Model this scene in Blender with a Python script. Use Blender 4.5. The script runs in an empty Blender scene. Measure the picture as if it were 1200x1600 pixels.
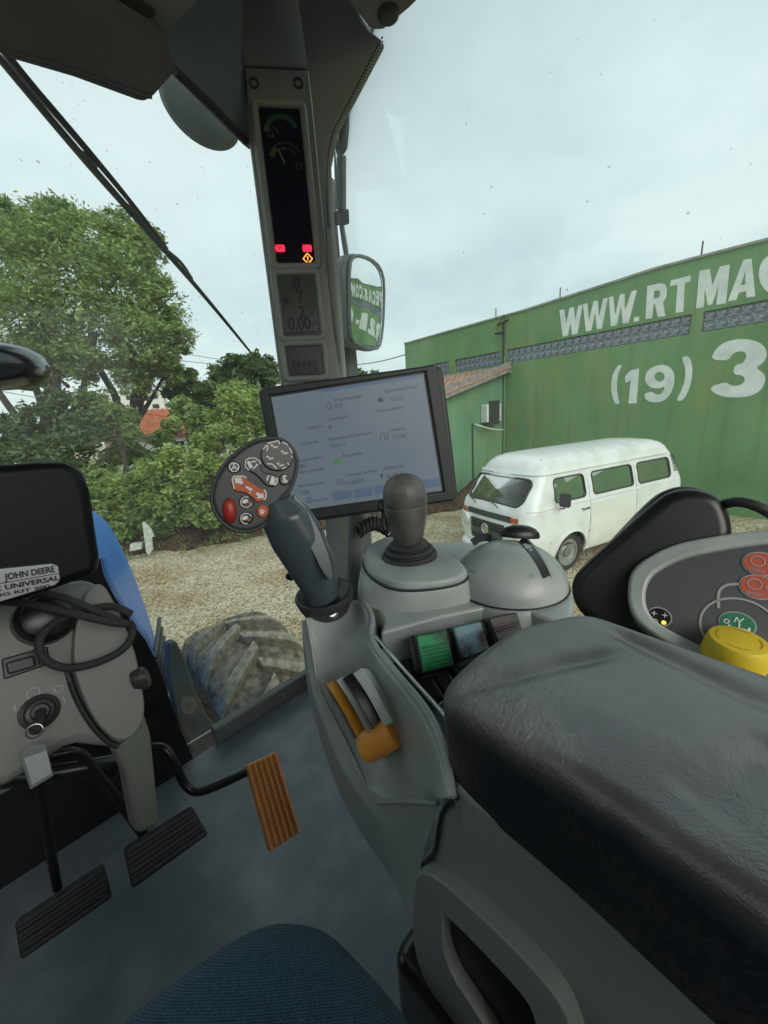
import bpy, bmesh, math, random
import numpy as np
from mathutils import Vector, Matrix

random.seed(7); np.random.seed(7)
scn = bpy.context.scene
col = scn.collection

# ---------------------------------------------------------------- camera
H = 2.82                                     # lens height over the yard; X = tractor right, Y = tractor forward
PSI, PIT, ROL, F = math.radians(45), 0.25, 0.071, 600.0
hd = Vector((math.sin(PSI), math.cos(PSI), 0)); rt = Vector((math.cos(PSI), -math.sin(PSI), 0)); up = Vector((0, 0, 1))
FW = hd*math.cos(PIT) - up*math.sin(PIT); U0 = up*math.cos(PIT) + hd*math.sin(PIT)
CX = rt*math.cos(ROL) - U0*math.sin(ROL); CU = rt*math.sin(ROL) + U0*math.cos(ROL)
CAM = Vector((0, 0, H))
cd = bpy.data.cameras.new('camera'); cam = bpy.data.objects.new('camera', cd); col.objects.link(cam)
m3 = Matrix((CX, CU, -FW)).transposed()
cam.matrix_world = Matrix.Translation(CAM) @ m3.to_4x4()
cd.sensor_fit = 'HORIZONTAL'; cd.sensor_width = 36; cd.lens = 18; cd.clip_start = 0.02; cd.clip_end = 3000
scn.camera = cam

# ---------------------------------------------------------------- sky, sun, exposure
SUN_EL, SUN_AZ = math.radians(31), math.radians(-166)      # azimuth from tractor forward, negative = left
w = bpy.data.worlds.new('World'); scn.world = w; w.use_nodes = True
nt = w.node_tree; nt.nodes.clear()
def N(tree, typ, **kw):
    n = tree.nodes.new(typ)
    for k, v in kw.items():
        if k.startswith('i_'): n.inputs[k[2:].replace('_', ' ')].default_value = v
        else: setattr(n, k, v)
    return n
sky = N(nt, 'ShaderNodeTexSky', sky_type='NISHITA', sun_disc=False, sun_elevation=SUN_EL, sun_rotation=SUN_AZ, air_density=1.6, dust_density=3.0)
bg1 = N(nt, 'ShaderNodeBackground'); bg1.inputs['Strength'].default_value = 0.10
nt.links.new(sky.outputs[0], bg1.inputs[0])
tc = N(nt, 'ShaderNodeTexCoord'); sep = N(nt, 'ShaderNodeSeparateXYZ'); nt.links.new(tc.outputs['Generated'], sep.inputs[0])
mx = N(nt, 'ShaderNodeMath', operation='ABSOLUTE'); nt.links.new(sep.outputs[2], mx.inputs[0])
ad = N(nt, 'ShaderNodeMath', operation='ADD'); ad.inputs[1].default_value = 0.22; nt.links.new(mx.outputs[0], ad.inputs[0])
dv = N(nt, 'ShaderNodeVectorMath', operation='DIVIDE'); nt.links.new(tc.outputs['Generated'], dv.inputs[0])
cmb = N(nt, 'ShaderNodeCombineXYZ'); nt.links.new(ad.outputs[0], cmb.inputs[0]); nt.links.new(ad.outputs[0], cmb.inputs[1]); cmb.inputs[2].default_value = 1
nt.links.new(cmb.outputs[0], dv.inputs[1])
ns = N(nt, 'ShaderNodeTexNoise'); ns.inputs['Scale'].default_value = 0.9; ns.inputs['Detail'].default_value = 6; ns.inputs['Roughness'].default_value = 0.55
nt.links.new(dv.outputs[0], ns.inputs['Vector'])
rp = N(nt, 'ShaderNodeValToRGB'); rp.color_ramp.elements[0].position = 0.30; rp.color_ramp.elements[1].position = 0.62
rp.color_ramp.elements[0].color = (0.54, 0.61, 0.66, 1); rp.color_ramp.elements[1].color = (0.82, 0.86, 0.865, 1)
nt.links.new(ns.outputs[0], rp.inputs[0])
bg2 = N(nt, 'ShaderNodeBackground'); nt.links.new(rp.outputs[0], bg2.inputs[0]); bg2.inputs['Strength'].default_value = 0.79
ms = N(nt, 'ShaderNodeMixShader'); ms.inputs[0].default_value = 0.88
nt.links.new(bg1.outputs[0], ms.inputs[1]); nt.links.new(bg2.outputs[0], ms.inputs[2])
ow = N(nt, 'ShaderNodeOutputWorld'); nt.links.new(ms.outputs[0], ow.inputs[0])
sl = bpy.data.lights.new('sun', 'SUN'); sl.energy = 1.2; sl.angle = math.radians(45); sl.color = (1.0, 0.96, 0.90)
so = bpy.data.objects.new('sun', sl); col.objects.link(so)
sdir = Vector((math.sin(SUN_AZ)*math.cos(SUN_EL), math.cos(SUN_AZ)*math.cos(SUN_EL), math.sin(SUN_EL)))
so.rotation_euler = sdir.to_track_quat('Z', 'Y').to_euler(); so.location = (0, 0, 30)
vs = scn.view_settings; vs.view_transform = 'Standard'; vs.look = 'None'; vs.gamma = 1; vs.exposure = 0.74; vs.use_curve_mapping = False
scn.cycles.max_bounces = 8; scn.cycles.transparent_max_bounces = 12; scn.cycles.use_denoising = True

# ---------------------------------------------------------------- helpers: points
def ray(x, y): return FW + CX*((x-600)/F) + CU*((800-y)/F)
def az_(x, y, z): r = ray(x, y); return CAM + r*((z-H)/r.z)           # on a height
def ax_(x, y, v): r = ray(x, y); return CAM + r*(v/r.x)
def ay_(x, y, v): r = ray(x, y); return CAM + r*(v/r.y)
def ad_(x, y, d): return CAM + ray(x, y)*d
class Fr:                                                             # a working plane in the place
    def __init__(s, o, n, xd=None):
        s.o = Vector(o); s.z = Vector(n).normalized()
        x = Vector(xd) if xd is not None else Vector((0, 0, 1)).cross(s.z)
        x = x - s.z*x.dot(s.z); s.x = x.normalized(); s.y = s.z.cross(s.x)
    def p(s, u, v, w=0): return s.o + s.x*u + s.y*v + s.z*w
    def t(s, px, py):
        r = ray(px, py); k = (s.o-CAM).dot(s.z)/r.dot(s.z); q = CAM + r*k - s.o
        return (q.dot(s.x), q.dot(s.y))
    def tw(s, px, py, w=0): u, v = s.t(px, py); return s.p(u, v, w)
def facing(px, py, d, a=None, b=None, yaw=0, tilt=0):
    n = -ray(px, py).normalized()
    n = Matrix.Rotation(yaw, 3, 'Z') @ n
    xa = n.cross(Vector((0, 0, 1))); n = Matrix.Rotation(tilt, 3, xa) @ n
    f = Fr(ad_(px, py, d), n)
    if a:
        u0 = f.tw(*a); u1 = f.tw(*b); f = Fr(f.o, n, u1-u0)
    return f

# ---------------------------------------------------------------- helpers: materials
MATS = {}
def mat(name, base, rough=0.5, metal=0.0, bump=0.0, bscale=40, var=0.0, vscale=6, spec=0.5, coat=0.0, emit=None, estr=1.0, c2=None, stretch=None, sheen=0.0, vlo=.35, vhi=.65, detail=6, bdist=.002):
    if name in MATS: return MATS[name]
    m = bpy.data.materials.new(name); m.use_nodes = True; t = m.node_tree; b = t.nodes['Principled BSDF']
    b.inputs['Base Color'].default_value = (*base, 1); b.inputs['Roughness'].default_value = rough; b.inputs['Metallic'].default_value = metal
    b.inputs['Specular IOR Level'].default_value = spec; b.inputs['Coat Weight'].default_value = coat; b.inputs['Sheen Weight'].default_value = sheen
    tcn = N(t, 'ShaderNodeTexCoord'); vec = tcn.outputs['Object']
    if stretch:
        mp = N(t, 'ShaderNodeMapping'); mp.inputs['Scale'].default_value = stretch; t.links.new(vec, mp.inputs[0]); vec = mp.outputs[0]
    if var > 0 or c2:
        n1 = N(t, 'ShaderNodeTexNoise'); n1.inputs['Scale'].default_value = vscale; n1.inputs['Detail'].default_value = detail; t.links.new(vec, n1.inputs['Vector'])
        r1 = N(t, 'ShaderNodeValToRGB'); r1.color_ramp.elements[0].position = vlo; r1.color_ramp.elements[1].position = vhi
        if c2 is None: ca = tuple(c*(1-var) for c in base); cb = tuple(min(1, c*(1+var)) for c in base)
        else: ca, cb = base, c2
        r1.color_ramp.elements[0].color = (*ca, 1); r1.color_ramp.elements[1].color = (*cb, 1)
        t.links.new(n1.outputs[0], r1.inputs[0]); t.links.new(r1.outputs[0], b.inputs['Base Color'])
        mr = N(t, 'ShaderNodeMapRange'); mr.inputs['To Min'].default_value = max(.02, rough-.08); mr.inputs['To Max'].default_value = min(1, rough+.1)
        t.links.new(n1.outputs[0], mr.inputs['Value']); t.links.new(mr.outputs[0], b.inputs['Roughness'])
    if bump > 0:
        n2 = N(t, 'ShaderNodeTexNoise'); n2.inputs['Scale'].default_value = bscale; n2.inputs['Detail'].default_value = 4; t.links.new(vec, n2.inputs['Vector'])
        bp = N(t, 'ShaderNodeBump'); bp.inputs['Strength'].default_value = bump; bp.inputs['Distance'].default_value = bdist
        t.links.new(n2.outputs[0], bp.inputs['Height']); t.links.new(bp.outputs[0], b.inputs['Normal'])
    if emit: b.inputs['Emission Color'].default_value = (*emit, 1); b.inputs['Emission Strength'].default_value = estr
    MATS[name] = m; return m
def glass(name, tint=(.86, .96, .95), refl=0.04, dirt=0.0, dcol=(.55, .55, .5), film=0.0, rough=0.02, thr=.735):
    if name in MATS: return MATS[name]
    m = bpy.data.materials.new(name); m.use_nodes = True; t = m.node_tree; t.nodes.clear()
    tr = N(t, 'ShaderNodeBsdfTransparent'); tr.inputs[0].default_value = (*tint, 1)
    gl = N(t, 'ShaderNodeBsdfGlossy'); gl.inputs['Roughness'].default_value = rough
    lw = N(t, 'ShaderNodeFresnel'); lw.inputs[0].default_value = 1.0 + refl*8
    mxs = N(t, 'ShaderNodeMixShader'); t.links.new(lw.outputs[0], mxs.inputs[0]); t.links.new(tr.outputs[0], mxs.inputs[1]); t.links.new(gl.outputs[0], mxs.inputs[2])
    last = mxs.outputs[0]
    if dirt > 0 or film > 0:
        df = N(t, 'ShaderNodeBsdfDiffuse'); df.inputs[0].default_value = (*dcol, 1)
        tcn = N(t, 'ShaderNodeTexCoord')
        n1 = N(t, 'ShaderNodeTexNoise'); n1.inputs['Scale'].default_value = 75; n1.inputs['Detail'].default_value = 3; t.links.new(tcn.outputs['Object'], n1.inputs['Vector'])
        n3 = N(t, 'ShaderNodeTexNoise'); n3.inputs['Scale'].default_value = 3.0; n3.inputs['Detail'].default_value = 5; t.links.new(tcn.outputs['Object'], n3.inputs['Vector'])
        r1 = N(t, 'ShaderNodeMapRange'); r1.inputs['From Min'].default_value = thr; r1.inputs['From Max'].default_value = .80; r1.inputs['To Max'].default_value = dirt
        t.links.new(n1.outputs[0], r1.inputs['Value'])
        r3 = N(t, 'ShaderNodeMapRange'); r3.inputs['From Min'].default_value = .2; r3.inputs['From Max'].default_value = .8; r3.inputs['To Max'].default_value = film
        t.links.new(n3.outputs[0], r3.inputs['Value'])
        fd = N(t, 'ShaderNodeBsdfDiffuse'); fd.inputs[0].default_value = (.62, .62, .58, 1); ft = N(t, 'ShaderNodeBsdfTranslucent'); ft.inputs[0].default_value = (.62, .62, .58, 1)
        fx = N(t, 'ShaderNodeMixShader'); fx.inputs[0].default_value = .6; t.links.new(fd.outputs[0], fx.inputs[1]); t.links.new(ft.outputs[0], fx.inputs[2])
        m0 = N(t, 'ShaderNodeMixShader'); t.links.new(r3.outputs[0], m0.inputs[0]); t.links.new(last, m0.inputs[1]); t.links.new(fx.outputs[0], m0.inputs[2]); last = m0.outputs[0]
        m2 = N(t, 'ShaderNodeMixShader'); t.links.new(r1.outputs[0], m2.inputs[0]); t.links.new(last, m2.inputs[1]); t.links.new(df.outputs[0], m2.inputs[2]); last = m2.outputs[0]
    o = N(t, 'ShaderNodeOutputMaterial'); t.links.new(last, o.inputs[0])
    MATS[name] = m; return m

# ---------------------------------------------------------------- helpers: objects
def tag(o, label=None, cat=None, group=None, kind=None):
    if label: o['label'] = label
    if cat: o['category'] = cat
    if group: o['group'] = group
    if kind: o['kind'] = kind
    return o
def thing(name, label, cat, loc, group=None):
    o = bpy.data.objects.new(name, None); col.objects.link(o); o.location = Vector(loc); o.empty_display_size = .05
    return tag(o, label, cat, group)
def adopt(o, parent):
    if parent is not None:
        o.parent = parent
        o.matrix_parent_inverse = Matrix.Translation(-Vector(parent.location)) if parent.type == 'EMPTY' else Matrix.Identity(4)
    return o
def mk(name, verts, faces, m, parent=None, smooth=True, ang=40, bevel=0, seg=3, sub=0, solid=0, off=-1):
    me = bpy.data.meshes.new(name)
    me.from_pydata([tuple(v) for v in verts], [], faces); me.update()
    bm = bmesh.new(); bm.from_mesh(me); bmesh.ops.recalc_face_normals(bm, faces=bm.faces); bm.to_mesh(me); bm.free()
    me.materials.append(m)
    if smooth:
        me.polygons.foreach_set('use_smooth', [True]*len(me.polygons))
        if not sub and not bevel: me.set_sharp_from_angle(angle=math.radians(ang))
    o = bpy.data.objects.new(name, me); col.objects.link(o); adopt(o, parent)
    if solid: md = o.modifiers.new('s', 'SOLIDIFY'); md.thickness = solid; md.offset = off
    if bevel:
        md = o.modifiers.new('b', 'BEVEL'); md.width = bevel; md.segments = seg; md.limit_method = 'ANGLE'; md.angle_limit = math.radians(30); md.harden_normals = True
    if sub: md = o.modifiers.new('u', 'SUBSURF'); md.levels = md.render_levels = sub
    return o
def slab(name, fr, uv, t, m, parent=None, w0=0, bevel=.004, seg=3, smooth=True):
    n = len(uv); V = [fr.p(u, v, w0) for u, v in uv] + [fr.p(u, v, w0-t) for u, v in uv]
    Fc = [list(range(n)), list(range(2*n-1, n-1, -1))] + [[i, n+i, n+(i+1) % n, (i+1) % n] for i in range(n)]
    return mk(name, V, Fc, m, parent, smooth, bevel=bevel, seg=seg)
def pslab(name, fr, px, t, m, parent=None, w0=0, bevel=.004, seg=3, rnd=0):
    uv = [fr.t(*p) for p in px]
    if rnd: uv = chaikin(uv, rnd)
    return slab(name, fr, uv, t, m, parent, w0, bevel, seg)
def chaikin(p, n=2, closed=True):
    p = [tuple(q) for q in p]
    for _ in range(n):
        r = []; L = len(p)
        for i in range(L if closed else L-1):
            a, b = p[i], p[(i+1) % L]
            r.append(tuple(.75*x+.25*y for x, y in zip(a, b))); r.append(tuple(.25*x+.75*y for x, y in zip(a, b)))
        if not closed: r = [p[0]] + r + [p[-1]]
        p = r
    return p
def rrect(u0, v0, u1, v1, r, n=5):
    o = []
    for cx, cy, a0 in ((u1-r, v1-r, 0), (u0+r, v1-r, 90), (u0+r, v0+r, 180), (u1-r, v0+r, 270)):
        for k in range(n+1):
            a = math.radians(a0+90*k/n); o.append((cx+r*math.cos(a), cy+r*math.sin(a)))
    return o
def ell(cu, cv, ru, rv, n=28, rot=0):
    c, s = math.cos(rot), math.sin(rot)
    return [(cu+ru*math.cos(a)*c-rv*math.sin(a)*s, cv+ru*math.cos(a)*s+rv*math.sin(a)*c) for a in [2*math.pi*i/n for i in range(n)]]
def tube_data(pts, r, closed=False, seg=10, smooth=2):
    pts = [Vector(p) for p in pts]
    if smooth: pts = [Vector(p) for p in chaikin(pts, smooth, closed)]
    n = len(pts); rs = r if isinstance(r, (list, tuple)) else [r]*n
    if len(rs) != n: rs = list(np.interp(np.linspace(0, 1, n), np.linspace(0, 1, len(rs)), rs))
    V = []; Fc = []; nrm = None
    for i, p in enumerate(pts):
        a = pts[(i-1) % n] if closed or i > 0 else p; b = pts[(i+1) % n] if closed or i < n-1 else p
        t = (b-a).normalized()
        if nrm is None: nrm = t.orthogonal().normalized()
        nrm = (nrm - t*nrm.dot(t)).normalized(); bn = t.cross(nrm)
        for k in range(seg):
            an = 2*math.pi*k/seg; V.append(p + (nrm*math.cos(an)+bn*math.sin(an))*rs[i])
    for i in range(n if closed else n-1):
        j = (i+1) % n
        for k in range(seg): Fc.append([i*seg+k, i*seg+(k+1) % seg, j*seg+(k+1) % seg, j*seg+k])
    if not closed: Fc += [list(range(seg-1, -1, -1)), [(n-1)*seg+k for k in range(seg)]]
    return V, Fc
def tube(name, pts, r, m, parent=None, closed=False, seg=10, smooth=2):
    V, Fc = tube_data(pts, r, closed, seg, smooth); return mk(name, V, Fc, m, parent, ang=60)
def lathe_data(fr, prof, cu=0, cv=0, seg=32, su=1, sv=1):
    V = []; Fc = []; n = len(prof)
    for r, h in prof:
        for k in range(seg):
            a = 2*math.pi*k/seg; V.append(fr.p(cu+r*su*math.cos(a), cv+r*sv*math.sin(a), h))
    for i in range(n-1):
        for k in range(seg): Fc.append([i*seg+k, i*seg+(k+1) % seg, (i+1)*seg+(k+1) % seg, (i+1)*seg+k])
    Fc += [list(range(seg-1, -1, -1)), [(n-1)*seg+k for k in range(seg)]]
    return V, Fc
def lathe(name, fr, prof, m, parent=None, cu=0, cv=0, seg=32, su=1, sv=1, ang=35):
    V, Fc = lathe_data(fr, prof, cu, cv, seg, su, sv); return mk(name, V, Fc, m, parent, ang=ang)
def join(parts):
    V = []; Fc = []
    for v, f in parts:
        b = len(V); V += list(v); Fc += [[i+b for i in q] for q in f]
    return V, Fc
def boxd(fr, u0, u1, v0, v1, w0, w1):
    V = [fr.p(u, v, w) for w in (w0, w1) for v in (v0, v1) for u in (u0, u1)]
    return V, [[0, 2, 3, 1], [4, 5, 7, 6], [0, 1, 5, 4], [2, 6, 7, 3], [0, 4, 6, 2], [1, 3, 7, 5]]
def patch(name, rows, m, parent=None, sub=2, crease=(), solid=0):
    R = len(rows); Cn = len(rows[0]); V = [p for r in rows for p in r]
    Fc = [[i*Cn+j, i*Cn+j+1, (i+1)*Cn+j+1, (i+1)*Cn+j] for i in range(R-1) for j in range(Cn-1)]
    o = mk(name, V, Fc, m, parent, sub=0, ang=180)
    if crease:
        at = o.data.attributes.new('crease_edge', 'FLOAT', 'EDGE')
        for e in o.data.edges:
            a, b = e.vertices
            for ri, cv in crease:
                if a//Cn == ri and b//Cn == ri: at.data[e.index].value = cv
    if sub: md = o.modifiers.new('u', 'SUBSURF'); md.levels = md.render_levels = sub
    if solid: md = o.modifiers.new('s', 'SOLIDIFY'); md.thickness = solid; md.offset = 0
    return o
TXT = {}
def glyphs(s, bold=0.0):
    k = (s, bold)
    if k in TXT: return TXT[k]
    cu = bpy.data.curves.new('t', 'FONT'); cu.body = s; cu.offset = bold; cu.resolution_u = 4
    o = bpy.data.objects.new('t', cu); col.objects.link(o); bpy.context.view_layer.update()
    me = bpy.data.meshes.new_from_object(o.evaluated_get(bpy.context.evaluated_depsgraph_get()))
    V = [(v.co.x, v.co.y) for v in me.vertices]; Fc = [list(p.vertices) for p in me.polygons]
    bpy.data.objects.remove(o); bpy.data.curves.remove(cu); bpy.data.meshes.remove(me)
    TXT[k] = (V, Fc); return TXT[k]
def textd(fr, s, u, v, h, w=.0006, bold=.015, sx=1.0, align='L', mirror=False):
    V, Fc = glyphs(s, bold); k = h/.72
    wd = max(x for x, y in V)*k*sx if V else 0
    o = {'L': 0, 'C': -wd/2, 'R': -wd}[align]
    return [fr.p(u+o+x*k*sx, v+y*k, w) for x, y in V], Fc
def flat(name, parts, m, parent=None):
    V, Fc = join(parts); return mk(name, V, Fc, m, parent, smooth=False)
def arc_band(fr, cu, cv, r0, r1, a0, a1, w, n=18):
    V = []; Fc = []
    for i in range(n+1):
        a = math.radians(a0+(a1-a0)*i/n)
        V += [fr.p(cu+r0*math.cos(a), cv+r0*math.sin(a), w), fr.p(cu+r1*math.cos(a), cv+r1*math.sin(a), w)]
    return V, [[2*i, 2*i+1, 2*i+3, 2*i+2] for i in range(n)]
def line_band(fr, pts, wd, w):
    V = []; Fc = []
    for (a, b), (c, d) in zip(pts[:-1], pts[1:]):
        dx, dy = c-a, d-b; L = math.hypot(dx, dy) or 1; nx, ny = -dy/L*wd/2, dx/L*wd/2
        b0 = len(V); V += [fr.p(a+nx, b+ny, w), fr.p(a-nx, b-ny, w), fr.p(c-nx, d-ny, w), fr.p(c+nx, d+ny, w)]; Fc.append([b0, b0+1, b0+2, b0+3])
    return V, Fc
def polyd(fr, uv, w): return [fr.p(u, v, w) for u, v in uv], [list(range(len(uv)))]
# ================================================================ MATERIALS
M_grey = mat('console_plastic', (.37, .42, .40), .33, bump=.4, bscale=420, var=.13, vscale=13, spec=.6, bdist=.0009)
M_grey2 = mat('trim_plastic', (.27, .305, .285), .48, bump=.2, bscale=700, var=.08, vscale=5, bdist=.0006)
M_dark = mat('dark_plastic', (.04, .046, .047), .38, bump=.2, bscale=800, var=.15, bdist=.0005)
M_pod = mat('pod_plastic', (.045, .055, .058), .42, bump=.15, bscale=900, var=.10, bdist=.0004)
M_handle = mat('handle_plastic', (.065, .085, .094), .27, bump=.05, bscale=600, var=.10, bdist=.0004)
M_black = mat('black_plastic', (.012, .013, .013), .33, bump=.1, bscale=500, var=.2, bdist=.0005)
M_rub = mat('black_rubber', (.03, .03, .03), .55, bump=.3, bscale=300, var=.2, bdist=.0006)
M_blackgloss = mat('black_gloss', (.008, .009, .010), .13, var=.1)
M_cream = mat('column_plastic', (.20, .222, .198), .42, bump=.2, bscale=800, var=.08, vscale=6, bdist=.0005)
M_white = mat('white_print', (.75, .77, .75), .5)
M_pale = mat('pale_print', (.42, .46, .45), .5)
M_orange = mat('orange_plastic', (.86, .37, .06), .36, bump=.1, bscale=300, var=.12, vscale=20)
M_pedal = mat('orange_pedal', (.62, .25, .065), .5, bump=.2, bscale=250, var=.06, vscale=12)
M_red = mat('red_button', (.34, .028, .018), .35, var=.15, vscale=60)
M_obtn = mat('orange_button', (.46, .10, .025), .45, var=.12, vscale=60)
M_yellow = mat('yellow_plastic', (.72, .55, .03), .4, bump=.1, bscale=300, var=.06, vscale=20)
M_metal = mat('bare_metal', (.55, .55, .53), .3, metal=1, var=.1)
M_floor = mat('floor_rubber', (.13, .162, .185), .44, bump=.4, bscale=200, c2=(.24, .27, .285), vscale=8, vlo=.45, vhi=.75, detail=10, bdist=.001)
M_lining = mat('lining_fabric', (.24, .225, .215), .95, bump=.7, bscale=600, var=.15, bdist=.001, spec=.1)
M_visor = mat('visor_fabric', (.12, .12, .13), .9, bump=.4, bscale=700, var=.15, bdist=.0008, spec=.1)
M_bluetrim = mat('corner_trim', (.11, .145, .17), .5, bump=.2, bscale=600, var=.1, bdist=.0005)
M_frame = mat('cab_paint', (.17, .185, .185), .5, bump=.1, bscale=200, var=.15)

# ================================================================ GROUND
def soil(name, cols, sc, bstr):
    m = bpy.data.materials.new(name); m.use_nodes = True; t = m.node_tree; b = t.nodes['Principled BSDF']; b.inputs['Roughness'].default_value = .95; b.inputs['Specular IOR Level'].default_value = .15
    tcn = N(t, 'ShaderNodeTexCoord')
    vo = N(t, 'ShaderNodeTexVoronoi'); vo.inputs['Scale'].default_value = sc; t.links.new(tcn.outputs['Object'], vo.inputs['Vector'])
    n1 = N(t, 'ShaderNodeTexNoise'); n1.inputs['Scale'].default_value = .9; n1.inputs['Detail'].default_value = 8; t.links.new(tcn.outputs['Object'], n1.inputs['Vector'])
    n2 = N(t, 'ShaderNodeTexNoise'); n2.inputs['Scale'].default_value = 14; n2.inputs['Detail'].default_value = 6; t.links.new(tcn.outputs['Object'], n2.inputs['Vector'])
    r = N(t, 'ShaderNodeValToRGB'); r.color_ramp.elements[0].color = (*cols[0], 1); r.color_ramp.elements[1].color = (*cols[1], 1); r.color_ramp.elements[0].position = .15; r.color_ramp.elements[1].position = .8
    sp = N(t, 'ShaderNodeSeparateColor'); t.links.new(vo.outputs['Color'], sp.inputs[0]); t.links.new(sp.outputs[0], r.inputs[0])
    r2 = N(t, 'ShaderNodeValToRGB'); r2.color_ramp.elements[0].color = (*cols[2], 1); r2.color_ramp.elements[1].color = (1, 1, 1, 1); r2.color_ramp.elements[0].position = .34; r2.color_ramp.elements[1].position = .56
    mixn = N(t, 'ShaderNodeMath', operation='ADD'); t.links.new(n1.outputs[0], mixn.inputs[0]); hm = N(t, 'ShaderNodeMath', operation='MULTIPLY_ADD'); hm.inputs[1].default_value = .4; hm.inputs[2].default_value = -.2
    t.links.new(n2.outputs[0], hm.inputs[0]); t.links.new(hm.outputs[0], mixn.inputs[1]); t.links.new(mixn.outputs[0], r2.inputs[0])
    mu = N(t, 'ShaderNodeMix', data_type='RGBA', blend_type='MULTIPLY'); mu.inputs[0].default_value = 1; t.links.new(r.outputs[0], mu.inputs[6]); t.links.new(r2.outputs[0], mu.inputs[7]); t.links.new(mu.outputs[2], b.inputs['Base Color'])
    bp = N(t, 'ShaderNodeBump'); bp.inputs['Strength'].default_value = bstr; bp.inputs['Distance'].default_value = .03
    a2 = N(t, 'ShaderNodeMath', operation='ADD'); t.links.new(vo.outputs['Distance'], a2.inputs[0]); t.links.new(n2.outputs[0], a2.inputs[1]); t.links.new(a2.outputs[0], bp.inputs['Height']); t.links.new(bp.outputs[0], b.inputs['Normal'])
    return m
M_gravel = soil('gravel', ((.32, .26, .17), (.80, .68, .48), (.70, .60, .48)), 34, .9)
M_dirt = soil('soil', ((.05, .032, .022), (.14, .09, .06), (.6, .55, .5)), 22, .9)
g = mk('ground', [(-900, -900, 0), (900, -900, 0), (900, 900, 0), (-900, 900, 0)], [[0, 1, 2, 3]], M_gravel); tag(g, 'pale gravel yard around the tractor and the van', 'ground', kind='structure')
# loose stones on the yard: nobody could count them
def stones():
    n = 9000; V = []; Fc = []
    base = np.array([(1, 0, 0), (-1, 0, 0), (0, 1, 0), (0, -1, 0), (0, 0, 1), (0, 0, -.6)])
    f = [(0, 2, 4), (2, 1, 4), (1, 3, 4), (3, 0, 4), (2, 0, 5), (1, 2, 5), (3, 1, 5), (0, 3, 5)]
    rng = np.random.RandomState(3)
    for i in range(n):
        y = rng.uniform(2, 9.6); x = rng.uniform(.4, 10.5)
        if x > 5.5 and y < 1.5: continue
        s = rng.uniform(.008, .026); a = rng.uniform(0, 6.28); c, d = math.cos(a), math.sin(a)
        q = base*np.array([s*rng.uniform(.7, 1.4), s*rng.uniform(.6, 1.1), s*rng.uniform(.4, .8)])
        q = np.stack([q[:, 0]*c-q[:, 1]*d+x, q[:, 0]*d+q[:, 1]*c+y, q[:, 2]+s*.25], 1); b = len(V)
        V += q.tolist(); Fc += [[k+b for k in t] for t in f]
    return V, Fc
M_stone = mat('stone', (.34, .28, .19), .9, c2=(.76, .66, .48), vscale=9, vlo=.3, vhi=.7)
V, Fc = stones(); o = mk('gravel_stones', V, Fc, M_stone, smooth=False); tag(o, 'loose pale stones scattered over the gravel yard', 'gravel', kind='stuff')
# earth bank under the hedge
def bank():
    V = []; Fc = []; nx, ny = 90, 26
    e0 = az_(150, 878, 0); e1 = az_(430, 838, 0); e2 = az_(640, 800, 0)
    dirv = (e1-e0).normalized(); nrm = Vector((-dirv.y, dirv.x, 0))
    rng = np.random.RandomState(5)
    for i in range(nx+1):
        s = -9 + 26*i/nx
        for j in range(ny+1):
            q = j/ny; p = e0 + dirv*s + nrm*(q*16 + .12*math.sin(s*2.1)+.1*math.sin(s*5.3+1))
            z = .62*min(1, max(0, q*16/1.3))**.8 + .05*math.sin(s*3+q*30)*min(1, q*12) + rng.uniform(-.03, .03)*min(1, q*10) - (.02 if j == 0 else 0)
            V.append((p.x, p.y, z))
    for i in range(nx):
        for j in range(ny): Fc.append([i*(ny+1)+j, (i+1)*(ny+1)+j, (i+1)*(ny+1)+j+1, i*(ny+1)+j+1])
    o = mk('earth_bank', V, Fc, M_dirt); tag(o, 'bare brown earth bank along the far edge of the gravel', 'earth bank', kind='structure')
bank()

# ================================================================ TREES AND HEDGE
def leafmat(name, c1, c2):
    m = bpy.data.materials.new(name); m.use_nodes = True; t = m.node_tree; b = t.nodes['Principled BSDF']; b.inputs['Roughness'].default_value = .5
    tcn = N(t, 'ShaderNodeTexCoord'); n1 = N(t, 'ShaderNodeTexNoise'); n1.inputs['Scale'].default_value = 1.1; n1.inputs['Detail'].default_value = 9; n1.inputs['Roughness'].default_value = .75; t.links.new(tcn.outputs['Object'], n1.inputs['Vector'])
    r = N(t, 'ShaderNodeValToRGB'); r.color_ramp.elements[0].position = .3; r.color_ramp.elements[1].position = .68
    r.color_ramp.elements[0].color = (*c1, 1); r.color_ramp.elements[1].color = (*c2, 1); t.links.new(n1.outputs[0], r.inputs[0]); t.links.new(r.outputs[0], b.inputs['Base Color'])
    tl = N(t, 'ShaderNodeBsdfTranslucent'); t.links.new(r.outputs[0], tl.inputs[0]); mxs = N(t, 'ShaderNodeMixShader'); mxs.inputs[0].default_value = .35
    t.links.new(b.outputs[0], mxs.inputs[1]); t.links.new(tl.outputs[0], mxs.inputs[2]); t.links.new(mxs.outputs[0], t.nodes['Material Output'].inputs[0])
    return m
M_leaf = leafmat('leaf_green', (.11, .175, .055), (.40, .50, .17))
M_leafy = leafmat('leaf_yellowgreen', (.105, .165, .05), (.43, .52, .16))
M_leafd = leafmat('leaf_dark', (.06, .10, .04), (.19, .26, .10))
M_bark = mat('bark', (.06, .05, .038), .9, bump=.8, bscale=20, var=.35, bdist=.02)
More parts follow.
